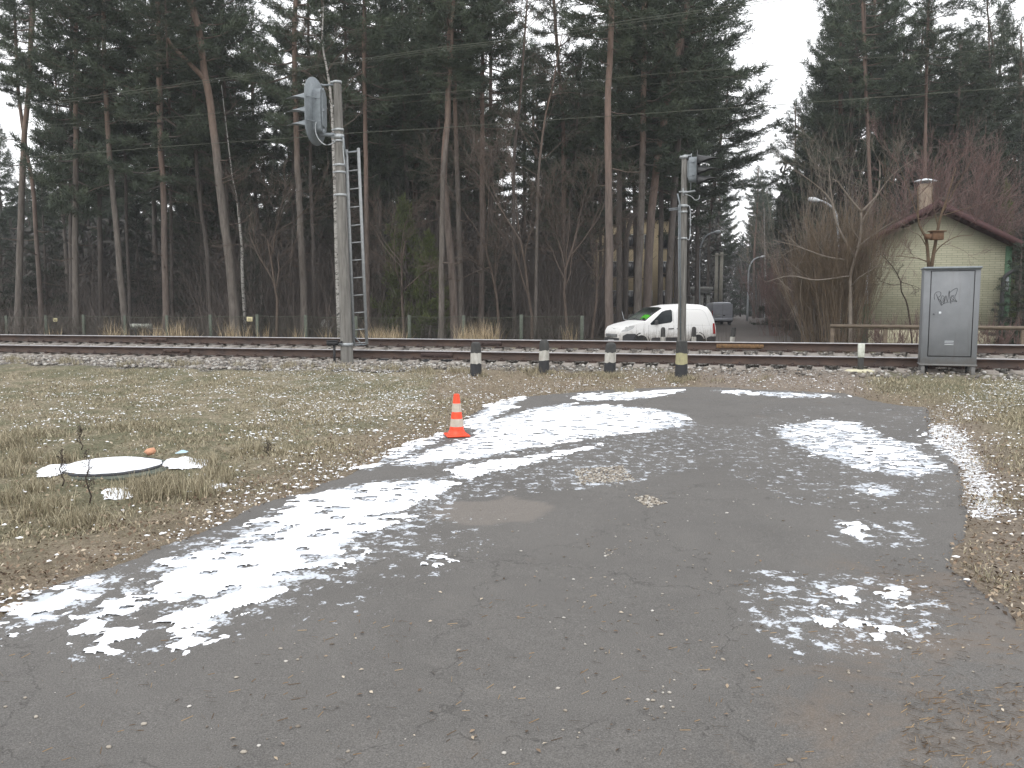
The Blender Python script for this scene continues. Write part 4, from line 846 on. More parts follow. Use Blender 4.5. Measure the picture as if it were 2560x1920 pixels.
# ---------------------------------------------------------------- left fence beyond the rails
px = [16, 115, 209, 312, 417, 526, 643, 764, 890, 1023, 1159, 1303, 1455]
ds = [44-.65*k for k in range(13)]; posts = []
FN = empty('wire_fence', (*at(600, 800, 41)[:2], 0), 'long low chain link fence on greenish concrete posts beyond the rails', 'fence')
fx = [-430, -330, -215, -96]+px; fd = [46.6, 45.9, 45.3, 44.6]+ds
fp = []
for x, d in zip(fx, fd): q = at(x, 800, d); fp.append(np.array([q[0], d, float(hz(q[0], d))]))
for i, q in enumerate(fp):
    t = at(fx[i], 788+random.uniform(-2, 2), fd[i]); H = t[2]-q[2]; mb = MB(); mb.box((q[0], q[1], q[2]+H/2-.1), (.14, .13, H+.2), .2, bev=.015); pb(mb, 'post', M['postgreen'], FN)
    if i < len(fp)-1:
        r = fp[i+1]; L = np.linalg.norm((r-q)[:2]); u = (r-q)/L; mb = MB(); a0, a1 = q+[0, 0, .05], r+[0, 0, .05]; hh_ = H-.12
        for k in (0, .5, 1): 
            P = [q+u*L*s_/5+np.array([0, 0, .06+hh_*k-.05*sin(pi*s_/5)*(k == 1)]) for s_ in range(6)]; mb.tube(P, .007 if k < 1 else .012, 4)
        for s_ in np.arange(-hh_, L, .12):
            for sg in (0, 1):
                s0, s1 = max(s_, 0), min(s_+hh_, L)
                if s1 <= s0: continue
                h0, h1 = (s0-s_), (s1-s_)
                if sg: h0, h1 = hh_-h0, hh_-h1
                mb.tube([q+u*s0+np.array([0, 0, .06+h0]), q+u*s1+np.array([0, 0, .06+h1])], .0028, 3, False)
        pb(mb, 'mesh_panel', M['wire'], FN)
for x, y, w, h, lab in ((138, 800, 13, 9, 'small pale yellow notice on the wire fence, farther left one'), (624, 798, 16, 11, 'small pale yellow notice on the wire fence, nearer the tall mast')):
    d = 43.5 if x < 300 else 40.2; q = at(x, y, d-.15); mb = MB(); s_ = d/F; mb.box((0, 0, 0), (w*s_, .01, h*s_), bev=.004); o = mb.build('notice_board', M['yellowsign']); o.location = q; o.rotation_euler[2] = -.25; tag(o, lab, 'sign', 'pale notices on the wire fence')
    mb = MB()
    for k in range(3): mb.box((random.uniform(-.01, .01), -.008, h*s_*(.22-.22*k)), (w*s_*.6, .006, h*s_*.08))
    mb.build('faded_print', M['signface'], o)
q = at(352, 803, 46); q[2] = hz(q[0], q[1]); BN = empty('bench', q, 'white weathered bench behind the wire fence near the straw grass', 'bench'); mb = MB(); mb.box(q+[0, 0, .62], (1.2, .06, .22)); pb(mb, 'backrest', M['markerwhite'], BN); mb = MB(); mb.box(q+[.5, .2, .45], (2.3, .35, .05)); pb(mb, 'seat', M['greystone'], BN)
for k in (-.4, 1.4): mb = MB(); mb.box(q+[k, .2, .2], (.08, .3, .42)); pb(mb, 'leg', M['greystone'], BN)
q = at(814, 800, 47); q[2] = hz(q[0], q[1]); mb = MB(); s_ = 47/F
prof = [(-13, 0), (13, 0), (14, 18), (10, 26), (12, 40), (2, 41), (0, 36), (-4, 42), (-11, 38), (-14, 24)]; mb.prism([(a*s_, c_*s_) for a, c_ in prof], (0, 0, 0), (1, 0, 0), (0, 0, 1), -.35); o = mb.build('carved_stone', simple('pale_carved_stone', (.42, .42, .40), (.16, .16, .15), 5, .9, 0, .6)); o.location = q; tag(o, 'pale carved stone block among the trunks left of the tall mast', 'stone')
q = at(838, 800, 48); q[2] = hz(q[0], q[1]); mb = MB(); rocks(mb, np.array([[0, 0, .45]]), .62, 1.2); o = mb.build('boulder', simple('brown_boulder', (.16, .135, .11), (.09, .075, .06), 5, .95, 0, .6)); o.location = q; tag(o, 'rounded brown boulder right beside the pale carved stone', 'boulder')

# ---------------------------------------------------------------- wires along the line
def wire(pts, r, lab, s=9.0, grp='overhead wires along the railway', double=None):
    P = []
    for x, y in pts:
        q = ray(x, y); k = (s+(P0[0]-EYE[0])*TN[0]+(P0[1]-EYE[1])*TN[1])/(q[0]*TN[0]+q[1]*TN[1]); P.append(EYE+q*k)
    o = MB(); o.tube(spline(P, 40), r*.8, 5)
    ob = o.build('overhead_wire', M['cable'], None, True); tag(ob, lab, 'wire', grp)
wire([(-60, 277), (141, 252), (380, 220), (515, 201), (700, 176), (844, 157), (1100, 119), (1300, 96), (1516, 60), (1830, 14), (1920, 0), (2100, -28)], .012, 'topmost thick cable crossing before the pines')
wire([(-60, 283), (141, 258), (380, 226), (700, 181), (844, 161), (1100, 124), (1300, 101), (1516, 66), (1830, 20), (1940, 3), (2100, -22)], .010, 'thin cable hanging just below the topmost cable')
wire([(900, 158), (1100, 130), (1335, 100), (1498, 80), (1823, 37), (2050, 4), (2150, -10)], .006, 'faint third wire under the pair of top cables')
wire([(-60, 332), (300, 309), (700, 282), (1100, 249), (1302, 235), (1498, 219), (1715, 203), (1900, 188), (2150, 168), (2620, 128)], .005, 'faint wire midway between top and bottom cables')
wire([(-60, 322), (400, 295), (1000, 240), (1462, 203), (1606, 188), (1900, 166), (2027, 155), (2406, 130), (2620, 110)], .0085, 'dark wire crossing the bright sky gap higher up')
wire([(-60, 402), (288, 377), (380, 369), (700, 347), (860, 334), (1100, 320), (1407, 298), (1900, 265), (2262, 239), (2620, 212)], .012, 'lowest thick cable crossing before the pines')
wire([(1900, 398), (2190, 378), (2560, 356), (2640, 350)], .005, 'faint short wire above the green house roof')
# ================================================================ VANS
def van(root, L, W, top, zb, belt, bodym, wheels, r, rows=26):
    """top: list of (x, z) along the roofline, x measured back from the nose. Local frame: x back, y across, z up."""
    tx_, tz_ = zip(*top); xs_ = np.array(sorted(set(list(np.linspace(0, L, rows))+list(tx_))))
    zt = np.interp(xs_, tx_, tz_)
    plan = np.interp(xs_, [0, .12, .45, 1.0, L-.3, L-.06, L], [.72, .84, .95, 1, 1, .97, .93])*W/2
    def ring(x, z, w):
        bl = min(belt, z-.06); hgt = z-bl
        tum = .16*min(1, max(0, (z-belt))/.75)
        pts = [(w*.90, zb), (w*.975, zb+.18), (w, zb+.42), (w*.995, bl), (w-tum*.55, bl+hgt*.55), (w-tum*.9, bl+hgt*.86), (w-tum-.07, bl+hgt*.97), ((w-tum)*.6, z+.012), (0, z+.02)]
        return pts
    V = []
    for x, z, w in zip(xs_, zt, plan):
        p = ring(x, z, w); full = p+[(-a, b) for a, b in reversed(p[:-1])]
        V += [(x, a, b) for a, b in full]
    n = 17; V = np.array(V).reshape(len(xs_), n, 3)
    return xs_, V, n
def side_y(V, xs_, x, z, sgn=1):
    i = np.clip(np.searchsorted(xs_, x)-1, 0, len(xs_)-2); t = (x-xs_[i])/(xs_[i+1]-xs_[i]); row = V[i]*(1-t)+V[i+1]*t; row = row[:9]
    return sgn*float(np.interp(z, row[:, 2], row[:, 1]))
def panel(V, xs_, poly, off, sgn, mb, mi=0):
    # finely cut panel following the body side
    P = np.array(poly); n = len(P); Q = []
    for i in range(n):
        for t in np.linspace(0, 1, 5, endpoint=False): Q.append(P[i]*(1-t)+P[(i+1) % n]*t)
    Q = np.array(Q); c = Q.mean(0); allp = np.vstack([Q, c+(Q-c)*.5, c[None]]); m = len(Q)
    vv = np.array([(x, side_y(V, xs_, x, z, sgn)+sgn*off, z) for x, z in allp]); f = []
    for i in range(m): j = (i+1) % m; f += [(i, j, m+j, m+i), (m+i, m+j, 2*m)]
    if sgn > 0: f = [tuple(reversed(q)) for q in f]
    mb.add(vv, f, mi)
    bk = vv.copy(); bk[:m, 1] -= sgn*(off+.02); k = np.vstack([vv[:m], bk[:m]]); mb.add(k, [(i, (i+1) % m, m+(i+1) % m, m+i) for i in range(m)], mi)
def wheel(root, x, y, r, sgn, par):
    W_ = empty0('wheel', par, (x, y, r)); rt = Matrix.Rotation(pi/2, 4, 'X')
    mb = MB(); mb.lathe([(r*.62, -.09), (r*.93, -.10), (r, -.06), (r, .06), (r*.93, .10), (r*.62, .09)], n=28, M=rt); mb.build('tyre', M['rubber'], W_, 'auto')
    mb = MB(); mb.lathe([(r*.63, -.085), (r*.55, -.05), (r*.2, -.03), (.01, -.035), ], n=20, M=rt); mb.lathe([(r*.01, .035), (r*.2, .03), (r*.55, .05), (r*.63, .085)], n=20, M=rt); mb.build('rim', M['galv'], W_, 'auto')
def empty0(name, par, loc):
    o = bpy.data.objects.new(name, None); col.objects.link(o); o.parent = par; o.location = loc; return o
def glass():
    m, t, p = newmat('windscreen_glass'); tr = t.nodes.new('ShaderNodeBsdfTransparent'); tr.inputs[0].default_value = (.75, .8, .78, 1); ms = t.nodes.new('ShaderNodeMixShader'); ms.inputs[0].default_value = .22
    gl = t.nodes.new('ShaderNodeBsdfGlossy'); gl.inputs['Roughness'].default_value = .04; gl.inputs[0].default_value = (.8, .85, .9, 1)
    t.links.new(tr.outputs[0], ms.inputs[1]); t.links.new(gl.outputs[0], ms.inputs[2]); t.links.new(ms.outputs[0], t.nodes['Material Output'].inputs[0]); return m
M['glass'] = glass()
M['interior'] = simple('dark_cabin', (.03, .03, .032), (.02, .02, .02), 6, .9, 0, 0)
M['sideglass'] = simple('dark_side_glass', (.035, .042, .045), (.015, .017, .02), 2.5, .08, 0, 0)
# white van: nose to the left, turned a little towards us
Dv = 33.0; phi = R(20)
nose = at(1530, 840, Dv-.4)
VW = empty('parked_van', (nose[0], nose[1], float(hz(nose[0], nose[1]))-.02), 'white compact panel van with a green vest behind its windscreen, beyond the rails', 'van')
VW.rotation_euler[2] = phi; VW.scale = (.925, .98, .98)
L, W = 4.55, 1.8
topl = [(0, .62), (.04, .76), (.20, .93), (.55, 1.03), (1.02, 1.13), (1.10, 1.16), (1.50, 1.43), (1.92, 1.66), (2.15, 1.72), (2.6, 1.79), (3.3, 1.82), (3.95, 1.79), (4.18, 1.72), (4.30, 1.56), (4.42, 1.22), (4.5, .9), (4.55, .6)]
xs_, V, n = van(VW, L, W, topl, .20, 1.02, None, None, .31, 34)
F4 = grid_faces(len(xs_), n); F4 = F4.reshape(len(xs_)-1, n-1, 4)
mb = MB(); keep = np.ones(F4.shape[:2], bool)
ws = [(i, j) for i in range(len(xs_)-1) for j in range(n-1) if 1.09 <= xs_[i] and xs_[i+1] <= 1.93 and 6 <= j <= 9]
for i, j in ws: keep[i, j] = False
mb.add(V.reshape(-1, 3), F4[keep][:, ::-1]); e0, e1 = V[0], V[-1]
mb.f.append((np.array([list(range(n))]), 0)); mb.f.append((np.array([list(range((len(xs_)-1)*n, len(xs_)*n))[::-1]]), 0))
mb.build('body', M['vanwhite'], VW, 'auto')
wv = V.reshape(-1, 3); fw = np.array([F4[i, j] for i, j in ws]); us = np.unique(fw); rm = np.zeros(len(wv), int); rm[us] = range(len(us))
mb = MB(); mb.add(wv[us]+[0, 0, .004], rm[fw][:, ::-1]); mb.build('windscreen', M['glass'], VW)
mb = MB(); mb.box((1.38, 0, 1.04), (.7, 1.45, .12), bev=.04); mb.box((2.3, 0, 1.0), (.14, 1.35, .9)); mb.box((1.85, -.38, 1.08), (.16, .46, .62), bev=.05); mb.box((1.85, .38, 1.08), (.16, .46, .62), bev=.05); mb.build('cabin', M['interior'], VW)
mb = MB()       # black surround of the windscreen
E = [V[np.argmin(abs(xs_-x)), k]+[0, 0, .012] for x, k in ((1.10, 6), (1.10, 7), (1.10, 8), (1.10, 9), (1.10, 10), (1.50, 10), (1.92, 10), (1.92, 9), (1.92, 8), (1.92, 7), (1.92, 6), (1.50, 6), (1.10, 6))]; mb.tube(E, .016, 5); mb.tube([V[np.argmin(abs(xs_-1.1)), 9]+[0, 0, .02], V[np.argmin(abs(xs_-1.1)), 7]+[.12, 0, .09]], .010, 4); mb.build('windscreen_seal', M['plastic'], VW)
for sg in (-1, 1):           # local -y side faces the camera (y across, nose at x=0 pointing left)
    mb = MB(); panel(V, xs_, [(1.32, 1.00), (1.30, 1.06), (1.90, 1.52), (2.10, 1.575), (2.34, 1.60), (2.38, 1.54), (2.36, 1.16), (2.28, 1.09), (1.6, 1.01)], .008, sg, mb); mb.build('side_window', M['sideglass'], VW, 'auto')
    mb = MB(); panel(V, xs_, [(.10, .24), (.10, .58), (.25, .66), (.62, .66), (.66, .42), (.60, .24)], .02, sg, mb); mb.build('bumper_corner', M['plastic'], VW, 'auto')
    mb = MB(); panel(V, xs_, [(1.36, .26), (1.36, .46), (1.42, .50), (3.02, .50), (3.05, .26)], .014, sg, mb); mb.build('side_moulding', M['plastic'], VW, 'auto')
    mb = MB(); panel(V, xs_, [(4.08, .24), (4.05, .46), (4.2, .52), (4.53, .52), (4.53, .24)], .018, sg, mb); mb.build('rear_bumper_corner', M['plastic'], VW, 'auto')
    mb = MB(); panel(V, xs_, [(.06, .74), (.10, .86), (.30, .96), (.58, .98), (.50, .86), (.28, .76)], .012, sg, mb); mb.build('headlight', M['lampglass'], VW, 'auto')
    mb = MB(); panel(V, xs_, [(4.36, .62), (4.34, 1.04), (4.42, 1.06), (4.47, .80), (4.49, .62)], .010, sg, mb); mb.build('tail_light', M['red'], VW, 'auto')
    for x0, x1, z0, z1 in ((1.22, 1.22, .48, 1.0), (2.42, 2.42, .48, 1.58), (3.4, 3.4, .6, 1.0)):
        if x0 == 3.4: continue
        P = [(x0+(x1-x0)*t, side_y(V, xs_, x0, z0+(z1-z0)*t, sg)+sg*.001, z0+(z1-z0)*t) for t in np.linspace(0, 1, 8)]; mb = MB(); mb.tube(P, .0045, 4); mb.build('door_seam', M['seam'], VW)
    P = [(2.55, 1.05), (2.62, 1.52), (2.75, 1.60), (3.7, 1.60), (3.98, 1.48), (4.12, 1.15), (4.18, .95)]; P = [(a, side_y(V, xs_, a, b, sg)+sg*.001, b) for a, b in spline([(a, b) for a, b in P], 30)]; mb = MB(); mb.tube(P, .004, 4); P = [(a, side_y(V, xs_, a, .98, sg)+sg*.001, .98-(a-3)*.01) for a in np.linspace(2.5, 4.3, 10)]; mb.tube(P, .003, 4); mb.build('panel_seam', M['seamw'], VW)
    mb = MB(); mb.tube([(2.16, side_y(V, xs_, 2.16, .84, sg)+sg*.012, .84), (2.40, side_y(V, xs_, 2.4, .85, sg)+sg*.012, .85)], .018, 5); mb.tube([(2.56, side_y(V, xs_, 2.56, .84, sg)+sg*.012, .84), (2.74, side_y(V, xs_, 2.7, .85, sg)+sg*.012, .85)], .014, 5); mb.build('door_handle', M['plastic'], VW)
    yy_ = side_y(V, xs_, 1.5, 1.1, sg); mb = MB(); mb.box((1.52, yy_+sg*.13, 1.10), (.11, .17, .20), bev=.04); mb.box((1.53, yy_+sg*.03, 1.05), (.07, .10, .05)); mb.build('wing_mirror', M['plastic'], VW, 'auto')
    for x in (.90, 3.62):
        y = side_y(V, xs_, x, .4, sg); a = np.linspace(-.25, pi+.25, 18); P = [(x+.375*cos(q), y+sg*.004, .31+.375*sin(q)) for q in a]; mb = MB(); mb.tube(P, .022, 5); mb.prism([(.365*cos(q), .365*sin(q)) for q in np.linspace(0, 2*pi, 24, endpoint=False)], (x, y+sg*.003, .31), (1, 0, 0), (0, 0, 1), -sg*.02*-1 if sg < 0 else -.02); mb.build('wheel_arch', M['rubber'], VW, 'auto')
        wheel(VW, x, y-sg*.075, .31, sg, VW)
mb = MB(); mb.box((-.012, 0, .42), (.05, 1.25, .14), bev=.02); mb.box((.02, 0, .30), (.05, 1.2, .12), bev=.02); mb.build('front_bumper', M['plastic'], VW, 'auto')
mb = MB(); mb.box((-.03, 0, .585), (.06, .92, .11), bev=.02); mb.build('grille', M['seam'], VW, 'auto')
mb = MB()
for z in (.60, .55):          # two stacked chevrons of the radiator badge bars
    mb.tube([(-.055, -.42, z), (-.06, -.10, z), (-.065, 0, z+.05), (-.06, .10, z), (-.055, .42, z)], .010, 5)
mb.build('grille_bars', M['bright'], VW, True)
mb = MB(); mb.box((-.045, 0, .36), (.012, .50, .10), bev=.004); mb.build('number_plate', M['plate'], VW)
mb = MB(); mb.tube([(1.12, .72, 1.18), (1.0, .80, 1.20), (.92, .84, 1.52)], .012, 5); mb.build('aerial', M['bright'], VW)
# green vest on the dash
vs = []
mb = MB(); g = np.linspace(-1, 1, 13); A, B = np.meshgrid(g, g); Zv = 1.18+.22*np.clip(1-(A**2+B**2)*.8, 0, 1)**.6+(fbm(A*2.2+5, B*2.2+5, 3, 3)-.5)*.07
mb.add(np.stack([1.50+.17*A, -.28+.44*B, Zv], -1), grid_faces(13, 13)); mb.add(np.stack([1.50+.17*A, -.28+.44*B, 1.105+0*Zv], -1), grid_faces(13, 13)[:, ::-1])
vst = mb.build('safety_vest', M['vest'], None, True); vst.location = VW.location; vst.rotation_euler = VW.rotation_euler; vst.scale = VW.scale; tag(vst, 'fluorescent green safety vest lying on the dashboard of the white van', 'vest')
# grey van seen from behind
Dg = 75.0; q = at(1806, 808, Dg); zg_ = float(hz(q[0], q[1]))+.03
VG = empty('delivery_van', (q[0], q[1], zg_), 'silver grey van seen from the rear on the far road, behind the white van', 'van'); VG.rotation_euler[2] = R(-90+(-1))+0
# local x points from nose back towards the camera; shift so the rear face is at the origin
Lg = 4.9; Wg = 1.97; topg = [(0, .75), (.1, .95), (.9, 1.15), (1.05, 1.25), (1.75, 1.93), (2.2, 2.02), (3.5, 2.06), (4.6, 2.05), (4.8, 2.0), (4.88, 1.2), (4.9, .5)]
xg, Vg, n = van(VG, Lg, Wg, topg, .38, 1.1, None, None, .33, 24); Vg = Vg-[Lg, 0, 0]; xg = xg-Lg
mb = MB(); mb.add(Vg.reshape(-1, 3), grid_faces(len(xg), n)[:, ::-1]); mb.f.append((np.array([list(range(n))]), 0)); mb.f.append((np.array([list(range((len(xg)-1)*n, len(xg)*n))[::-1]]), 0)); mb.build('body', M['vangrey'], VG, 'auto')
hgt = [(.0, 1)]
mb = MB(); mb.box((.035, 0, 1.23), (.03, 1.76, 1.32), bev=.012); mb.build('rear_doors', M['vangrey'], VG, 'auto')
mb = MB(); mb.box((.055, 0, 1.23), (.012, .018, 1.30)); mb.box((.055, 0, .98), (.012, 1.7, .012)); mb.build('door_seam', M['seam'], VG)
for y in (-.42, .42): mb = MB(); mb.box((.056, y, 1.52), (.014, .72, .50), bev=.01); 
mb = MB(); mb.box((.09, 0, .50), (.16, 1.86, .20), bev=.04); mb.build('rear_bumper', M['vangrey'], VG, 'auto')
mb = MB(); mb.box((.07, 0, .36), (.1, 1.7, .12)); mb.build('under_bumper', M['plastic'], VG)
mb = MB(); mb.box((.07, -.48, .86), (.016, .52, .12), bev=.004); mb.build('number_plate', M['plate'], VG)
mb = MB(); mb.box((.07, .12, .88), (.03, .18, .09), bev=.01); mb.build('door_handle', M['plastic'], VG)
for sg in (-1, 1):
    mb = MB(); mb.box((.01, sg*.925, 1.0), (.08, .09, .62), bev=.02); mb.build('tail_light', M['red'] if sg < 0 else M['plastic'], VG)
    for x in (-.95, -4.0): wheel(VG, x, sg*.86, .34, sg, VG)
    mb = MB(); yw = side_y(Vg, xg, -3.2, 1.5, sg); mb.box((-3.45, yw, 1.52), (.75, .03, .45), bev=.01); mb.build('side_window', M['sideglass'], VG)
# ================================================================ STREET LAMPS, POLES
def lamp(xp, yb, path, d, label):
    b = at(xp, yb, d); b[2] = float(hz(b[0], b[1])); L_ = empty('street_lamp', b, label, 'street lamp', 'street lamps along the far road')
    P = [b-[0, 0, .1], b+[0, 0, 1.2]]+[at(x, y, d) for x, y in path[:-1]]; mb = MB(); P2 = np.vstack([P[:2], spline(P[2:], 20)]); rad = np.interp(P2[:, 2], [b[2], b[2]+8], [.10, .06])*(1.35 if d > 90 else 1); mb.tube(P2, rad, 8); pb(mb, 'pole', M['lampgrey'], L_, smooth=True)
    a, c = at(*path[-2], d), at(*path[-1], d); u = (c-a)/np.linalg.norm(c-a); mb = MB(); k = np.linalg.norm(c-a)
    mb.tube([a-u*.1, a+u*k*.15, a+u*k*.55, a+u*k*.9, a+u*k], [.05, .11, .15, .11, .03], 10); pb(mb, 'lamp_head', M['lamphead'], L_, smooth='auto')
lamp(1748, 800, [(1748, 700), (1749, 640), (1753, 612), (1762, 594), (1775, 584), (1788, 580), (1802, 579)], 70, 'pale street lamp left of the grey van, its arm bending right')
lamp(1868, 801, [(1870, 740), (1871, 690), (1874, 668), (1882, 652), (1892, 645), (1901, 643), (1913, 640)], 100, 'tallest street lamp right of the grey van with its arm to the right')
lamp(1909, 800, [(1909, 750), (1909, 715), (1912, 698), (1918, 688), (1926, 682), (1932, 680), (1941, 677)], 138, 'smaller grey street lamp right of the tallest one by the road')
lamp(1933, 799, [(1933, 750), (1933, 722), (1936, 708), (1942, 699), (1948, 694), (1952, 693), (1960, 691)], 165, 'smallest and farthest street lamp above the red bush')
lamp(2100, 800, [(2097, 640), (2094, 560), (2088, 530), (2076, 515), (2058, 504), (2046, 501), (2020, 497)], 47, 'near street lamp over the shrubs whose arm points left')
for (xb, xt, yt, lab) in ((1789, 1792, 633, 'left one of two pale utility poles behind the grey van'), (1800, 1805, 630, 'right one of two pale utility poles behind the grey van')):
    b = at(xb, 790, 84); b[2] = 0; t = at(xt, yt, 84); mb = MB(); mb.tube([(0, 0, -.2), t-b], [.22, .15], 10); mb.tube([(t-b)*.965+[-.5, -.16, 0], (t-b)*.965+[.5, -.16, 0]], .04, 5)
    o = mb.build('utility_pole', simple('grey_wood_pole', (.27, .26, .22), (.19, .18, .155), 3, .9, 0, .3), None, True); o.location = b; tag(o, lab, 'pole', 'pale utility poles')
# ================================================================ BUILDINGS
def walls(mb, x0, x1, y0, y1, z0, z1, mi=0): mb.box(((x0+x1)/2, (y0+y1)/2, (z0+z1)/2), (x1-x0, y1-y0, z1-z0), mi=mi)
db = 92.; a = at(1478, 800, db); c = at(1700, 545, db); YB = empty('apartment_building', ((a[0]+c[0])/2, db, 0), 'ochre plastered building glimpsed between the pine trunks left of the signal mast', 'building')
mb = MB(); walls(mb, a[0], c[0], db, db+12, -.2, c[2]); pb(mb, 'wall', M['mortaryellow'], YB)
mb = MB(); walls(mb, a[0]-.5, c[0]+.5, db-.5, db+12.5, c[2]+.003, c[2]+.5); pb(mb, 'roof', M['roof'], YB)
for x in (1532, 1576, 1620, 1664):
    for y0, y1 in ((588, 620), (655, 690), (728, 765)):
        p0, p1 = at(x-9, y1, db), at(x+9, y0, db); mb = MB(); mb.box(((p0[0]+p1[0])/2, db-.02, (p0[2]+p1[2])/2), (p1[0]-p0[0]+.2, .10, p1[2]-p0[2]+.2)); w_ = pb(mb, 'window', M['greystone'], YB)
        mb = MB(); mb.box(((p0[0]+p1[0])/2, db-.06, (p0[2]+p1[2])/2), (p1[0]-p0[0], .08, p1[2]-p0[2])); pb(mb, 'pane', M['window'], YB, w_)
mb = MB(); walls(mb, a[0]-.003, c[0]+.003, db-.06, db-.001, -.2, .9); pb(mb, 'plinth', M['greystone'], YB)
dp = 82.; GPv = empty('gate_pavilion', (*at(1752, 790, dp)[:2], 0), 'small grey stone gate pavilion with a cornice and pillars above the white van roof', 'pavilion'); s_ = dp/F; q = at(1752, 790, dp)
zt_ = at(1752, 717, dp)[2]; mb = MB(); mb.box((q[0], dp+.6, zt_-.18), (2.15, 1.9, .36), bev=.05); mb.box((q[0], dp+.6, zt_-.48), (1.85, 1.7, .24), bev=.03); pb(mb, 'cornice', M['greystone'], GPv)
for k in (-.62, .05, .70): mb = MB(); mb.box((q[0]+k, dp+.1, (zt_-.6)/2), (.34, .36, zt_-.6), bev=.03); mb.box((q[0]+k, dp+.1, zt_-.68), (.44, .46, .12)); pb(mb, 'pillar', M['greystone'], GPv)
mb = MB(); mb.box((q[0]-1.5, dp+.8, 1.25), (1.9, 1.6, 2.5)); mb.prism([(-1.05, 0), (1.05, 0), (0, .45)], (q[0]-1.5, dp-.05, 2.502), (1, 0, 0), (0, 0, 1), -1.7); pb(mb, 'side_wall', simple('dull_stone_wall', (.19, .185, .17), (.11, .105, .10), 5, .95), GPv)
# ---- green wooden house: gable turned with the rails, local frame a (along the gable), y (depth), z
X0 = at(2168, 700, 30.)[0]; c15, s15 = cos(A15), sin(A15)
def ha(x): ux = ray(x, 700)[0]/ray(x, 700)[1]; return (30*ux-X0)/(c15+s15*ux)
def hp(x, y): a = ha(x); return a, float(at(x, y, 30-a*s15)[2])
HS = empty('wooden_house', (X0, 30., 0), 'small pale green house with a dark red roof edge behind the grey cabinet', 'house', rz=-A15)
xr_ = ha(2518); xa, za = hp(2338, 530); ze = hp(2168, 612)[1]; ze2 = hp(2518, 614)[1]
def siding():
    m, t, p = newmat('pale_green_siding'); tc = t.nodes.new('ShaderNodeTexCoord'); v = tc.outputs['Object']; sp = t.nodes.new('ShaderNodeSeparateXYZ'); t.links.new(v, sp.inputs[0])
    cb = t.nodes.new('ShaderNodeCombineXYZ'); t.links.new(math_(t, 'ADD', sp.outputs[0], sp.outputs[1]), cb.inputs[0]); t.links.new(sp.outputs[2], cb.inputs[1])
    br = t.nodes.new('ShaderNodeTexBrick'); t.links.new(cb.outputs[0], br.inputs['Vector']); br.inputs['Scale'].default_value = 1; br.inputs['Brick Width'].default_value = .34; br.inputs['Row Height'].default_value = .079; br.inputs['Mortar Size'].default_value = .005; br.inputs['Mortar Smooth'].default_value = .3
    br.inputs['Color1'].default_value = (.31, .305, .225, 1); br.inputs['Color2'].default_value = (.365, .355, .265, 1); br.inputs['Mortar'].default_value = (.10, .105, .07, 1)
    n = noise(t, 1.5, 5, .65, v); n2 = noise(t, 12, 4, .7, v)
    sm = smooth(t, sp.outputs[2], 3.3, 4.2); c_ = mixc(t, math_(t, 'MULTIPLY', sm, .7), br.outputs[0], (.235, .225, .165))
    c_ = mixc(t, math_(t, 'MULTIPLY', smooth(t, n.outputs[0], .42, .75), .45), c_, (.22, .22, .15)); c_ = mixc(t, math_(t, 'MULTIPLY', smooth(t, n2.outputs[0], .6, .75), .4), c_, (.17, .165, .12))
    t.links.new(c_, p.inputs['Base Color']); p.inputs['Roughness'].default_value = .9; p.inputs['Specular IOR Level'].default_value = .2; bump(t, p, br.outputs['Fac'], -.5, .01); return m
mb = MB(); mb.prism([(0, -.1), (xr_, -.1), (xr_, ze2), (xa, za), (0, ze)], (0, 0, 0), (1, 0, 0), (0, 0, 1), -7); mb.build('wall', siding(), HS)
for x, w, zz_ in ((-.005, .17, ze), (xr_+.005, .20, ze2)):
    mb = MB(); walls(mb, x-w/2, x+w/2, -.03, .14, -.1, zz_-.02); mb.build('corner_board', M['greenpaint'], HS)
mb = MB(); mb.prism([(0, 0), (.15, .02), (.13, .9), (.16, 1.45), (.02, 1.5), (.03, .75), (-.02, .7)], (-.07, -.034, hp(2168, 760)[1]), (1, 0, 0), (0, 0, 1), .004); mb.build('peeled_paint', M['peeled'], HS)
mb = MB(); mb.prism([(0, 0), (.14, .0), (.13, .5), (.05, .55), (.0, .3)], (xr_-.09, -.034, hp(2518, 730)[1]), (1, 0, 0), (0, 0, 1), .004); mb.build('peeled_paint', M['peeled'], HS)
def roof_slope(A, E):
    A = np.array([A[0], 0, A[1]]); E = np.array([E[0], 0, E[1]])
    nrm = np.array([-(E-A)[2], 0, (E-A)[0]]); nrm /= np.linalg.norm(nrm); nrm *= (1 if nrm[2] > 0 else -1); fc = [(0, 1, 2, 3), (7, 6, 5, 4), (0, 4, 5, 1), (1, 5, 6, 2), (2, 6, 7, 3), (3, 7, 4, 0)]
    mb = MB(); mb.add([tuple((p+nrm*k)*[1, 0, 1]+[0, y, 0]) for y in (-.40, 7.4) for p, k in ((A, 0), (E, 0), (E, -.08), (A, -.08))], fc); r_ = mb.build('roof', M['roof'], HS)
    mb = MB(); mb.add([tuple((p+nrm*k)*[1, 0, 1]+[0, y, 0]) for y in (-.45, -.402) for p, k in ((A, .025), (E, .025), (E, -.17), (A, -.17))], fc)
    Lr = np.linalg.norm(E-A); u = (E-A)/Lr
    for k in np.arange(.1, Lr, .24): mb.box(A+u*k-nrm*.12+np.array([0, -.2, 0]), (.09, .40, .05), 0, tilt=Matrix.Rotation(-math.atan2(u[2], u[0]), 3, 'Y'))
    mb.build('verge_board', M['maroon'], HS, r_) if False else mb.build('verge_board', M['maroon'], r_)
    return r_
rl = roof_slope(hp(2330, 505), hp(2114, 628)); roof_slope(hp(2330, 505), hp(2610, 640))
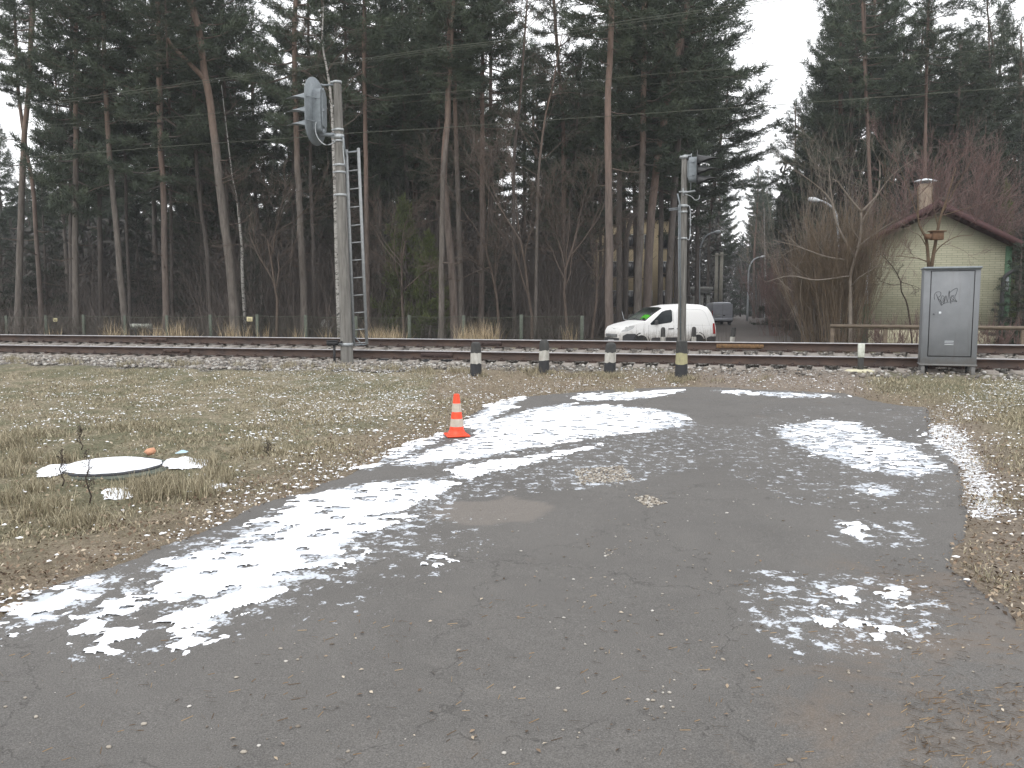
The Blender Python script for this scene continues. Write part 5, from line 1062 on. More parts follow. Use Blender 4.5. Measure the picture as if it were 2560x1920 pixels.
cx_, cz_ = ha(2303)+.0, hp(2303, 462)[1]; cy = 2.6; dd_ = (30-cx_*s15+cy*c15)/(30-cx_*s15); cz_ = 1.57+(cz_-1.57)*dd_; cx_ = (ray(2303, 700)[0]/ray(2303, 700)[1]*1.0); 
ux = cx_; cx_ = (ux*(30+cy*c15)-X0-cy*s15)/(c15+ux*s15)
mb = MB(); mb.box((cx_, cy, (3.6+cz_)/2), (.44, .44, cz_-3.6), bev=.02); cm = mb.build('chimney', M['brick'], rl)
mb = MB(); mb.lathe([(.46, 0), (.28, .07), (.02, .12)], (cx_, cy, cz_+.10), 4); mb.box((cx_-.2, cy, cz_+.04), (.03, .03, .16)); mb.box((cx_+.2, cy, cz_+.04), (.03, .03, .16)); mb.build('chimney_cap', M['lamphead'], rl)
mb = MB(); mb.tube(spline([(xr_+.75, -.35, ze2-.42), (xr_+.3, -.22, ze2-.75), (xr_-.10, -.14, ze2-1.05), (xr_-.16, -.13, ze2-1.5), (xr_-.17, -.13, .1)], 26), .07, 10); mb.build('downpipe', M['plastic'], HS, True)
mb = MB(); walls(mb, .1, xr_-.1, -.06, -.001, -.1, hp(2340, 826)[1]); mb.build('foundation', M['palebase'], HS)
# ---- plank rail fence before the house
df = 25.0; RF = empty('rail_fence', (*at(2200, 820, df)[:2], 0), 'low brown wooden rail fence in front of the green house', 'fence'); zf = at(2080, 814, df)[2]
mb = MB(); a, c = at(2076, 815, df), at(2640, 821, df-1.6); mb.tube([a, c], .055, 4); pb(mb, 'rail', M['wood'], RF)
for x in (2082, 2215, 2390, 2560):
    q = at(x, 820, df-(x-2080)/560*1.6); mb = MB(); mb.box((q[0], q[1]+.03, (zf-.06)/2), (.11, .09, zf-.06+.1), bev=.01); pb(mb, 'post', M['wood'], RF)
# ================================================================ TREES
UP = np.array([0, 0, 1.])
def unit(v): return v/(np.linalg.norm(v)+1e-9)
def needles(mb, P, Dr, L=.24, w=.028, n=7, mi=0):
    P = np.asarray(P); Dr = np.asarray(Dr); N = len(P)*n; P = np.repeat(P, n, 0)+rng.normal(0, .05, (N, 3)); D = np.repeat(Dr, n, 0)*.75+rng.normal(0, .62, (N, 3)); D[:, 2] += .22
    D /= np.linalg.norm(D, axis=1)[:, None]; S = np.cross(D, rng.normal(0, 1, (N, 3))); S /= np.linalg.norm(S, axis=1)[:, None]; l = L*rng.uniform(.6, 1.2, N)[:, None]
    V = np.stack([P-S*w*.5, P+S*w*.5, P+D*l+S*w, P+D*l-S*w], 1).reshape(-1, 3); mb.add(V, (np.arange(N)*4)[:, None]+np.array([[0, 1, 2, 3]]), mi)
def pine_crown(seed, H, Rm, nb, prof, dens=1.0, w=.03, L=.24, droop=.0, nt_=3, first=0.0):
    r_ = np.random.default_rng(seed); wood = MB(); P_, D_ = [], []
    lean_az = r_.uniform(0, 6.28)
    wood.tube([(0, 0, 0), (.05, 0, H*.5), (0, 0, H)], [.10, .06, .015], 5)
    for b in range(nb):
        t = first+(1-first)*(b+r_.random()*.8)/nb; az = b*2.4+r_.uniform(-.5, .5); z = t*H
        ln = Rm*float(np.interp(t, *prof))*r_.uniform(.6, 1.2)
        if ln < .25: ln = .25
        k = 7; s = np.linspace(0, 1, k); el = float(np.interp(t, [0, .5, 1], [-.12, .15, .95]))-droop+r_.uniform(-.2, .2)
        d = np.array([cos(az), sin(az), 0]); side = np.array([-sin(az), cos(az), 0]); wob = np.cumsum(r_.normal(0, .07, k))*ln*.5
        pts = np.array([0, 0, z])+np.outer(s*ln*cos(el), d)+np.outer(wob, side)+np.outer(ln*(sin(el)*s+.16*s**2.2-.10*np.sin(s*3)), UP)
        wood.tube(pts, np.linspace(.014+.012*ln, .006, k), 4, False)
        for j in range(1, int(ln/.19)+2):
            s0 = .22+.78*j/(int(ln/.19)+2) if ln > 1 else .1+.9*j/(int(ln/.19)+2)
            if r_.random() > dens: continue
            p = np.array([np.interp(s0, s, pts[:, c]) for c in range(3)]); sg = 1 if j % 2 else -1
            tw = ln*.34*(1.25-s0)*r_.uniform(.6, 1.3)+.12; dd = unit(d*.75+side*sg*r_.uniform(.4, 1.1)+UP*r_.uniform(-.05, .35)); e = p+dd*tw
            wood.tube([p, p*.5+e*.5-UP*.02, e], [.009, .007, .004], 3, False)
            for q in np.linspace(.25, 1.05, max(2, int(tw/.13))): P_.append(p+(e-p)*q); D_.append(dd)
        for q in (.9, 1.0): P_.append(pts[-1]*q+pts[-2]*(1-q)); D_.append(unit(pts[-1]-pts[-2]))
    needles(wood, P_, D_, L, w*.56, nt_+7, 1)
    return wood
PRO = ([0, .08, .3, .6, .85, 1], [.35, .75, 1, .85, .55, .15])
TALLP = ([0, .15, .4, .75, 1], [.5, .95, 1, .65, .1])
CROWNS = []; proto_col = []
def crown_obj(mb, mats):
    o = mb.build('crown', mats); me = o.data; bpy.data.objects.remove(o); return me
WOODM = M['dimbark']
for k, (H, Rm, nb, dn) in enumerate(((13, 3.3, 58, .95), (11, 3.0, 46, .9), (14, 3.8, 52, .85), (12, 2.6, 56, 1.0))):
    CROWNS.append((crown_obj(pine_crown(40+k, H, Rm, nb, PRO if k != 3 else TALLP, dn), [WOODM, M['needle']]), H))
SPR = []
for k in range(2): SPR.append((crown_obj(pine_crown(70+k, 9, 2.3, 70, ([0, .1, .5, 1], [1, .95, .55, .04]), 1, .03, .2, .28, 3), [WOODM, M['spruce']]), 9))
YNG = (crown_obj(pine_crown(80, 5, 1.7, 60, ([0, .1, .5, 1], [.9, 1, .7, .08]), 1, .03, .2, .0, 3), [WOODM, M['young']]), 5)
def crown(meH, parent, loc, sc, rz, tilt=None, name='crown'):
    o = bpy.data.objects.new(name, meH[0]); col.objects.link(o); o.parent = parent; o.location = loc; o.scale = (sc[0], sc[0], sc[1])
    q = Vector(tilt if tilt is not None else (0, 0, 1)).to_track_quat('Z', 'Y') @ Matrix.Rotation(rz, 3, 'Z').to_quaternion() if tilt is not None else Matrix.Rotation(rz, 3, 'Z').to_quaternion()
    o.rotation_mode = 'QUATERNION'; o.rotation_quaternion = q; return o
def traced(pts, d, wpx, label, bk='pinebark', H=22, z0=9, ci=0, rs=1.0, name='pine_tree', cat='pine tree', group='pines in the front row of the wood', stubs=6, fork=None, crowns=True, taper=.45):
    W_ = [at(x, y, d) for x, y in pts]; b = W_[0].copy(); b[2] = float(hz(b[0], b[1])); W_[0] = b; W_ = np.array(W_)
    dirn = unit(W_[-1]-W_[-2]); dirn = unit(dirn+UP*.8)
    if W_[-1][2] < H: W_ = np.vstack([W_, W_[-1]+dirn*(H-W_[-1][2])*.5, W_[-1]+dirn*(H-W_[-1][2])])
    S = spline(W_, 26); zz = S[:, 2]; r0 = wpx/F*d/2; rad = r0*(1-(zz/H)*(1-taper)*1.0); rad[0] = r0*1.28; rad = np.maximum(rad, .05)
    root = empty(name, b, label, cat, group); mb = MB(); P = np.vstack([S[:1]-UP*.3, S]); P[1:, 0] += rng.normal(0, .012, len(S)); mb.tube(P, np.concatenate([[r0*1.4], rad]), 12)
    pb(mb, 'trunk', M[bk], root, smooth=True)
    if stubs:
        for k in range(stubs):
            mb = MB(); z = random.uniform(2.5, max(z0+2, 5)); p = np.array([np.interp(z, zz, S[:, c]) for c in range(3)]); az = random.uniform(0, 6.28); L_ = random.uniform(.3, 1.8); dd = np.array([cos(az), sin(az), random.uniform(-.25, .35)])
            mb.tube([p, p+dd*L_*.5-[0, 0, .04], p+dd*L_+[0, 0, random.uniform(-.25, .2)]], [.035, .022, .008], 4, False)
            if L_ > .9: q = p+dd*L_*.55; mb.tube([q, q+unit(dd+rng.normal(0, .5, 3))*L_*.4], [.012, .005], 3, False)
            pb(mb, 'dead_branch', M['twig'], root)
    if fork:
        Wf = np.array([at(x, y, d+dz) for x, y, dz in fork]); Sf = spline(Wf, 16); mb = MB(); mb.tube(Sf, np.linspace(r0*.55, r0*.28, len(Sf)), 9); pb(mb, 'limb', M[bk], root, smooth=True); crown(CROWNS[1], root, Sf[-1]-b-[0, 0, 1.5], (.55, .4), 1.0)
    if crowns:
        me, Hc0 = CROWNS[ci]; p = np.array([np.interp(z0, zz, S[:, c]) for c in range(3)]); top_ = S[-1]; tl_ = top_-p; crown(CROWNS[ci], root, p-b, (rs, np.linalg.norm(tl_)*1.04/Hc0), random.uniform(0, 6.28), tl_)
    return root, S
T = traced
T([(41, 787), (52, 540), (62, 330), (72, 217), (78, 100), (84, 0)], 46, 17, 'leaning grey pine farthest left, bending right as it rises', z0=12.5, ci=1, rs=.7, H=23)
T([(103, 776), (85, 500), (66, 380), (46, 228), (40, 100)], 48, 12, 'thin pine crossing behind the farthest left one, leaning left', 'redbark', z0=13, ci=3, rs=.6, H=21)
T([(187, 785), (188, 540), (190, 340), (190, 108), (192, 0)], 45, 16, 'straight grey pine third from the left, close beside a darker trunk', z0=6.5, ci=0, rs=.95)
T([(176, 785), (176, 500), (178, 200), (180, 0)], 49, 11, 'darker straight trunk hugging the third pine from the left', 'dimbark', z0=7, ci=3, rs=.9)
T([(252, 785), (250, 560), (247, 247), (250, 0)], 50, 13, 'dim straight pine left of the leaning pair with the straw grass', 'dimbark', z0=8, ci=2, rs=.9)
T([(312, 788), (300, 680), (288, 540), (276, 420), (268, 300), (262, 160), (258, 0)], 44, 16, 'smooth grey pine leaning left above the white bench', z0=11.5, ci=0, rs=1.0)
T([(325, 785), (318, 600), (314, 450), (310, 250)], 49, 9, 'thin dim trunk just right of the pine above the white bench', 'dimbark', z0=9, ci=3, rs=.8)
T([(415, 790), (411, 640), (409, 490), (400, 330), (397, 180), (396, 60)], 44, 17, 'reddish pine right of the white bench, kinked at mid height', 'redbark', z0=7.5, ci=2, rs=.9)
T([(430, 785), (428, 560), (424, 300), (420, 0)], 50, 9, 'dark trunk close behind the kinked reddish pine', 'dimbark', z0=8, ci=3, rs=.9)
T([(525, 788), (520, 660), (508, 560), (491, 407), (488, 300)], 46, 11, 'slim brown pine just left of the big leaning pine', 'dimbark', z0=9, ci=1, rs=.8)
T([(591, 790), (574, 650), (559, 543), (546, 430), (534, 325), (527, 270), (518, 217), (510, 170), (502, 108), (494, 60), (477, 0)], 42, 24, 'biggest pine left of the mast, leaning left, with one thick low limb', 'pinebark', z0=13.5, ci=1, rs=.85, H=24, fork=[(514, 200, 0), (490, 175, -.3), (455, 140, -.8), (428, 112, -1.2), (416, 88, -1.4)])
T([(572, 786), (568, 500), (564, 330), (560, 150)], 48, 10, 'grey trunk half hidden behind the biggest leaning pine', 'dimbark', z0=8.5, ci=0, rs=.8)
T([(760, 790), (756, 660), (750, 540), (744, 424), (738, 250), (736, 100), (738, 0)], 43, 19, 'stout grey pine left of the tall signal mast', z0=10, ci=2, rs=.8)
T([(790, 786), (782, 600), (776, 420), (774, 240)], 47, 11, 'thinner trunk between the stout pine and the tall mast', 'dimbark', z0=10, ci=3, rs=.7)
T([(920, 790), (917, 560), (915, 400), (910, 200), (909, 100), (910, 0)], 43, 14, 'straight reddish pine just right of the signal ladder', 'redbark', z0=11, ci=1, rs=.85)
T([(948, 786), (950, 560), (952, 300)], 50, 9, 'dim slim trunk right of the ladder and the reddish pine', 'dimbark', z0=8, ci=0, rs=.8)
T([(1102, 815), (1104, 640), (1107, 450), (1116, 360)], 39, 15, 'pale footed pine on the left of the crossing trio above the first bollard', H=17, z0=11, ci=3, rs=.6)
T([(1140, 815), (1128, 660), (1113, 500), (1110, 420), (1118, 300), (1124, 150), (1124, 0)], 40, 20, 'heavy pine in the middle of the crossing trio above the first bollard', 'redbark', z0=12, ci=0, rs=.95, H=24)
T([(1155, 805), (1148, 600), (1140, 330), (1136, 150), (1130, 0)], 42, 14, 'straight trunk on the right of the crossing trio above the first bollard', z0=12, ci=2, rs=.7)
T([(1203, 800), (1205, 600), (1206, 400), (1206, 217), (1208, 0)], 44, 15, 'straight brown pine between the trunk trio and the bare twiggy trees', 'redbark', z0=10.5, ci=1, rs=.8)
T([(1407, 785), (1409, 560), (1408, 325), (1396, 160), (1384, 0)], 50, 13, 'curved slim pine above the second bollard', 'redbark', z0=11, ci=3, rs=.85)
T([(1524, 815), (1524, 680), (1522, 500), (1519, 300), (1524, 150), (1530, 0)], 37, 21, 'prominent reddish pine at the nose of the white van', 'redbark', z0=12.5, ci=0, rs=.85, H=22, stubs=10)
T([(1548, 800), (1549, 600), (1548, 400)], 46, 16, 'dark trunk immediately right of the reddish pine by the van nose', 'dimbark', z0=8.5, ci=2, rs=.8)
T([(1563, 800), (1568, 620), (1574, 560), (1600, 500)], 47, 13, 'dark trunk bending right above the van windscreen', 'dimbark', H=17, z0=9, ci=1, rs=.7)
T([(1592, 795), (1598, 640), (1604, 500), (1608, 300), (1610, 120)], 44, 20, 'broad grey pine above the roof front of the white van', 'pinebark', z0=8.5, ci=0, rs=.95)
T([(1616, 795), (1622, 640), (1634, 480), (1655, 330), (1680, 200), (1700, 100), (1718, 0)], 45, 23, 'wide pine leaning right just left of the short signal mast', 'redbark', z0=11, ci=2, rs=1.15, H=24)
T([(1650, 795), (1652, 620), (1654, 450)], 49, 14, 'dark trunk between two broad ones left of the short signal mast', 'dimbark', z0=7.5, ci=3, rs=.9)
T([(1668, 795), (1676, 640), (1686, 480), (1694, 380), (1700, 250)], 46, 19, 'dark leaning trunk right behind the short signal mast', 'dimbark', z0=8, ci=0, rs=1.0)
T([(1690, 795), (1691, 500)], 55, 12, 'dim trunk glimpsed beside the short signal mast', 'dimbark', z0=6, ci=1, rs=1.0, H=21)
T([(2182, 760), (2177, 524), (2169, 325), (2160, 108), (2155, 0)], 52, 11, 'slim tall pine behind the shrubs left of the green house', 'redbark', z0=13, ci=0, rs=.95, H=26)
T([(2132, 760), (2132, 560), (2128, 380), (2125, 200)], 56, 8, 'thin dim pine left of the slim tall one behind the shrubs', 'dimbark', z0=10, ci=3, rs=.9, H=24)
T([(2314, 760), (2312, 445), (2316, 217), (2319, 80)], 52, 11, 'straight orange pine rising right behind the house chimney', 'redbark', z0=13.5, ci=1, rs=.95, H=22.0)
T([(2484, 760), (2482, 535), (2486, 181), (2470, 40)], 58, 8, 'slim pine behind the right roof slope of the green house', 'dimbark', z0=10, ci=3, rs=1.3, H=22.5)
T([(2560, 770), (2558, 500), (2552, 200)], 52, 10, 'pine at the far right picture edge behind the house', 'dimbark', z0=8, ci=2, rs=.9, H=18)
T([(1884, 790), (1885, 650), (1892, 540), (1896, 420)], 122, 7, 'thin pine on the right of the far road, leaning right', 'redbark', z0=14, ci=3, rs=.7, H=20)
T([(1904, 790), (1906, 640), (1908, 500)], 130, 6, 'thin straight pine far down the right of the road', 'dimbark', z0=12, ci=3, rs=.7, H=19)
# birches: white trunks with thin twigs
def bare_tree(root, base, dirn, L0, r0, depth, mat, name, spread=.55, seed=1, nchild=(3, 5), up=.15, minr=.004, sides=5, cut=None, wig=.12):
    r_ = np.random.default_rng(seed); mb = MB()
    def grow(p, d, L, r, k):
        m = 6; P = [p]; dd = d.copy()
        for i in range(m-1): dd = unit(dd+r_.normal(0, wig, 3)+UP*up*.3); P.append(P[-1]+dd*L/(m-1))
        P = np.array(P); mb.tube(P, np.linspace(r, max(r*.45, minr), m), sides if k == depth else (4 if r > .02 else 3), False)
        if k == 0: return
        for c in range(r_.integers(*nchild)):
            s = r_.uniform(.3, 1.0); q = np.array([np.interp(s*(m-1), range(m), P[:, a]) for a in range(3)]); t = unit(np.array([np.interp(s*(m-1), range(m), np.gradient(P[:, a])) for a in range(3)]))
            nd_ = unit(t+r_.normal(0, spread, 3)+UP*up); grow(q, nd_, L*r_.uniform(.42, .72), max(r*(1-.5*s)*.55, minr), k-1)
    grow(np.array(base, float), unit(np.array(dirn, float)), L0, r0, depth)
    return pb(mb, name, mat, root) if root is not None else mb
def birch(pts, d, wpx, lab, seed, H=16, bk='birch'):
    W_ = np.array([at(x, y, d) for x, y in pts]); b = W_[0].copy(); b[2] = float(hz(b[0], b[1])); W_[0] = b
    if W_[-1][2] < H: W_ = np.vstack([W_, W_[-1]+unit(W_[-1]-W_[-2]+UP*.3)*(H-W_[-1][2])])
    S = spline(W_, 24); root = empty('birch_tree', b, lab, 'birch tree', 'birches among the pines'); mb = MB(); mb.tube(S, np.linspace(wpx/F*d/2*1.1, .02, len(S)), 10); pb(mb, 'trunk', M[bk], root, smooth=True)
    mb = MB(); mb.v.append(np.zeros((0, 3)))
    for k in range(17):
        i = random.randint(int(len(S)*.4), len(S)-2); q = bare_tree(None, S[i], [cos(k*2.4), sin(k*2.4), .8], 2.6*(1.3-i/len(S)), .022, 2, None, '', .5, seed*31+k, (4, 7), .0, .004)
        for v_, (f_, m_) in zip(q.v, q.f): mb.add(v_, f_-q_off(q, f_), m_)
    pb(mb, 'twigs', M['twig'], root)
def q_off(q, f):
    # faces in a collector are numbered over all its vertices; find this block's first vertex
    c = 0
    for v_ in q.v:
        if f.min() < c+len(v_): return c
        c += len(v_)
    return 0
birch([(613, 768), (606, 690), (605, 624), (599, 560), (594, 510), (584, 460), (578, 420)], 44, 8, 'crooked white birch right beside the biggest leaning pine', 1, 13)
birch([(848, 790), (842, 640), (838, 480), (834, 380), (829, 260), (819, 180), (806, 110), (808, 40)], 41, 11, 'white barked birch right behind the tall signal mast', 2, 16)
birch([(1286, 800), (1285, 640), (1285, 400), (1300, 253), (1313, 72), (1318, 0)], 44, 10, 'grey forked birch above the gap between the first two bollards', 3, 19, 'dimbark')
birch([(1338, 800), (1342, 600), (1346, 440), (1362, 300), (1380, 220)], 42, 9, 'slender birch with drooping twigs above the second bollard', 4, 15, 'pinebark')
birch([(1916, 790), (1914, 700), (1912, 620)], 105, 6, 'white birch far away on the right of the road', 5, 14)
# drooping bare twig trees in the middle
for k, (x, d, H, lab) in enumerate(((1250, 42, 9, 'bare drooping tree right of the straight brown pine'), (1330, 40, 10, 'bare twiggy tree above the second bollard'), (1420, 41, 9.5, 'bare twiggy tree between the second and third bollards'), (690, 41, 8, 'bare leaning tree left of the stout grey pine'), (1010, 42, 8, 'bare twiggy tree between the ladder and the trunk trio'), (1480, 43, 8, 'bare twiggy tree left of the prominent reddish pine'))):
    b = at(x, 800, d); b[2] = float(hz(b[0], b[1])); root = empty('bare_tree', b, lab, 'bare tree', 'bare trees under the pines')
    bare_tree(root, b, [random.uniform(-.15, .15), 0, 1], H*.62, .09, 4, M['twig'], 'trunk', .45, 300+k, (4, 7), .05, .006)
# ---------------------------------------------------------------- filler pines deep in the wood
def filler(name, meH, bk, H, z0, r, label, cat, group):
    root = empty(name, (0, 0, 0), label, cat, group); mb = MB(); zs = np.linspace(-.3, H, 9); wob = np.cumsum(rng.normal(0, .06, (9, 2)), 0); P = np.column_stack([wob, zs]); mb.tube(P, np.interp(zs, [0, H], [r, r*.3]), 8); mb.build('trunk', M[bk], root, True)
    crown(meH, root, (float(np.interp(z0, zs, P[:, 0])), float(np.interp(z0, zs, P[:, 1])), z0), (1, (H-z0)/meH[1]*1.03), 1.0); return root
PR = [filler('pine_tree', CROWNS[0], 'dimbark', 22, 8.5, .20, 'slender pine deep in the shaded wood behind the front row', 'pine tree', 'slender pines deep in the wood'), filler('pine_tree', CROWNS[2], 'dimbark', 20, 6.5, .17, 'slender pine deep in the shaded wood behind the front row', 'pine tree', 'slender pines deep in the wood'),
      filler('pine_tree', CROWNS[3], 'pinebark', 23, 9.5, .22, 'slender pine deep in the shaded wood behind the front row', 'pine tree', 'slender pines deep in the wood'), filler('pine_tree', CROWNS[1], 'dimbark', 18, 6, .15, 'slender pine deep in the shaded wood behind the front row', 'pine tree', 'slender pines deep in the wood')]
used = [False]*4; placed = []
def corridor(x, d):
    px = CX+F*x/d; return (1725 < px < 1990) or (1720 < px < 2110 and d < 62) or (d > 74 and d < 108 and 1455 < px < 1790) 
n_ = 0; tries = 0
while n_ < 104 and tries < 6000:
    tries += 1; d = 49+46*random.random()**.9; px = random.uniform(-120, 2700); x = (px-CX)/F*d
    if corridor(x, d) or (px > 2120 and d < 58) or any((x-a)**2+(d-b)**2 < (1.7+(d-49)*.02)**2 for a, b in placed): continue
    if px > 2000 and random.random() < .35: continue
    if px < 140 and (d < 80 or random.random() < .6): continue
    placed.append((x, d)); i = random.randrange(4)
    o = PR[i] if not used[i] else copy_tree(PR[i]); used[i] = True; o.location = (x, d, 0); s = random.uniform(.82, 1.1)*(.88 if px > 2350 else 1)*(.8 if px < 250 else 1); o.scale = (s, s, s); o.rotation_euler = (random.uniform(-.025, .025), random.uniform(-.03, .03), random.uniform(0, 6.28)); n_ += 1
for px, d, s in ((2035, 60, 1.0), (2062, 66, 1.12), (2090, 58, 1.08), (2120, 63, 1.2), (2150, 59, 1.15), (2225, 57, .95), (2262, 64, 1.0), (2290, 60, .98), (2365, 57, .95), (2400, 64, .98), (2430, 59, .82), (2462, 61, .98), (2510, 60, .84), (2545, 58, .76), (2020, 72, .9), (2590, 60, .8), (2380, 70, .98), (2170, 70, 1.2)):
    o = copy_tree(PR[int(px) % 4]); o.location = ((px-CX)/F*d, d, 0); o.scale = (s*.86, s*.86, s); o.rotation_euler = (0, 0, px*1.7)
for k in range(16):
    d = random.uniform(112, 160); px = random.uniform(1885, 2030) if k < 12 else random.uniform(1740, 1835); o = copy_tree(PR[k % 4]); o.location = ((px-CX)/F*d, d, 0); s = random.uniform(.8, 1.0); o.scale = (s, s, s); o.rotation_euler = (0, 0, random.uniform(0, 6)); placed.append((o.location[0], d))
SEC = [(-1e9, 150, 'behind the two farthest left pines'), (150, 330, 'left of the white bench'), (330, 545, 'between white bench and biggest leaning pine'), (545, 740, 'between biggest leaning and stout grey pine'), (740, 960, 'behind the tall signal mast and its ladder'), (960, 1190, 'behind the crossing trunk trio'), (1190, 1400, 'behind the birches at the middle'), (1400, 1560, 'around the prominent reddish pine'), (1560, 1745, 'behind the broad trunks near the short signal'), (1745, 2100, 'at the far road end'), (2100, 2330, 'behind the house chimney side'), (2330, 1e9, 'behind the right roof slope')]
ORD = 'first second third fourth fifth sixth seventh eighth ninth tenth eleventh twelfth thirteenth fourteenth fifteenth sixteenth seventeenth eighteenth nineteenth twentieth'.split(); ORD += ['twenty-'+a for a in ORD[:9]]+['thirtieth']
DEEP = sorted([(CX+F*o.location[0]/o.location[1], o.name) for o in bpy.data.objects if o.get('group') == 'slender pines deep in the wood'])
for a, b_, s in SEC:
    for i_, (px, nm) in enumerate([q for q in DEEP if a <= q[0] < b_]): bpy.data.objects[nm]['label'] = ORD[i_]+' slender pine from the left, deep '+s; bpy.data.objects[nm]['group'] = 'slender pines '+s
# spruces and young conifers under the pines
def conifer(x, d, H, meH, label, r=1., name='spruce_tree', cat='spruce tree', group='dark spruces under the pines'):
    b = at(x, 800, d); b[2] = float(hz(b[0], b[1])); root = empty(name, b, label, cat, group); mb = MB(); mb.tube([(0, 0, -.2), (0, 0, H*.9)], [.03+H*.012, .02], 7); mb.build('trunk', M['dimbark'], root, True); crown(meH, root, (0, 0, H*.04), (r, H*.97/meH[1]), x*.1); return root
conifer(632, 47, 7.5, SPR[0], 'narrow dark spruce just right of the crooked birch', .45); conifer(120, 52, 9.5, SPR[1], 'dark spruce behind the two farthest left pines', .9); conifer(10, 50, 7, SPR[0], 'dark spruce at the left picture edge', 1)
conifer(1000, 49, 9.5, SPR[1], 'tall dark spruce right of the signal ladder', 1.0); conifer(1075, 43.5, 5.2, YNG, 'olive green young conifer left of the trunk trio', .8, 'young_conifer', 'young conifer', 'young conifers'); conifer(1015, 45, 7, (YNG[0], 5), 'taller brownish olive conifer right of the signal ladder', 1.1, 'young_conifer', 'young conifer', 'young conifers')
conifer(1232, 46, 6, SPR[0], 'dark spruce behind the straight brown pine', .8); conifer(350, 53, 8, SPR[0], 'dark spruce behind the leaning pine of the white bench', 1.0); conifer(480, 52, 9, SPR[1], 'dark spruce left behind the biggest leaning pine', 1.0); conifer(680, 54, 8, SPR[1], 'dark spruce between birch and stout grey pine', 1)
T([(1742, 790), (1744, 560), (1748, 300)], 60, 12, 'tall pine behind the visors of the short signal, crown spreading over the lamps', 'dimbark', z0=9.5, ci=2, rs=1.5, H=24)
T([(1722, 790), (1718, 560), (1712, 300)], 64, 11, 'dim pine directly behind the short signal head', 'dimbark', z0=8.5, ci=0, rs=1.3, H=22)
T([(1768, 770), (1775, 560), (1792, 400), (1816, 260)], 84, 8, 'pine leaning right over the far road, nearest the sky gap', 'dimbark', z0=11, ci=2, rs=1.5, H=25)
conifer(2545, 27.5, 3.7, SPR[1], 'small dense spruce at the right corner of the green house', .52); conifer(2500, 41, 7.2, YNG, 'young pine peeping over the right roof slope', .5, 'young_conifer', 'young conifer', 'young conifers')
SPL = ['dark spruce right of the far road behind the smallest lamp', 'dark spruce behind the sky gap edge of the shrubs', 'dark spruce behind the head of the near street lamp', 'dark spruce behind the pale branching tree top', 'dark spruce behind the left roof slope of the green house', 'dark spruce just right of the house chimney and ridge', 'dark spruce behind the middle of the right roof slope', 'dark spruce near the right end of the roof slope', 'dark spruce cut by the right picture edge', 'dark spruce on the right roadside beyond the lamps', 'dark spruce at the far end of the road, left one', 'dark spruce at the far end of the road, right one', 'dark spruce left of the pale utility poles', 'dark spruce beside the road end on its right']
for k, (x, d, H) in enumerate(((1975, 75, 12), (2010, 66, 13), (2050, 60, 11), (2110, 57, 12), (2230, 50, 11), (2395, 50, 12), (2440, 47, 12), (2530, 46, 12), (2590, 44, 11), (1950, 96, 13), (1850, 150, 14), (1905, 165, 15), (1780, 120, 13), (1960, 120, 14))):
    conifer(x, d, H, SPR[k % 2], SPL[k], 1.25, group='dark spruces in the right thicket' if x > 1940 else 'dark spruces at the road end')
# ---------------------------------------------------------------- far wood as one mass, undergrowth
def mass(name, N, region, L, w, mat, lab, cat):
    P = []
    for (pa, pb_, d0, d1, zt, n) in region:
        px = rng.uniform(pa, pb_, n); d = rng.uniform(d0, d1, n); x = (px-CX)/F*d; top_ = zt*(.75+.45*fbm(x*.16, d*.16, 3, 21)); z = top_*rng.random(n)**.9; k = fbm(x*.5+z*.3, d*.5+z*.6, 3, 71) > .42; P.append(np.stack([x, d, z], -1)[k])
    P = np.vstack(P); mb = MB(); N = len(P); D = rng.normal(0, 1, (N, 3)); D /= np.linalg.norm(D, axis=1)[:, None]; S = np.cross(D, rng.normal(0, 1, (N, 3))); S /= np.linalg.norm(S, axis=1)[:, None]; l = L*rng.uniform(.5, 1.3, N)[:, None]
    V = np.stack([P-S*w, P+S*w, P+D*l+S*w*.6, P+D*l-S*w*.6], 1).reshape(-1, 3); mb.add(V, (np.arange(N)*4)[:, None]+np.array([[0, 1, 2, 3]])); return tag(mb.build(name, mat), lab, cat, kind='stuff')
mass('far_wood', 0, [(-300, 1790, 98, 135, 15, 110000), (1935, 2900, 82, 120, 15, 60000), (1780, 1945, 175, 215, 16, 22000), (1955, 2120, 66, 80, 8, 9000), (-300, 1470, 62, 95, 8, 60000)], .75, .13, M['farmass'], 'dark far wood closing the view behind the trunks', 'wood')
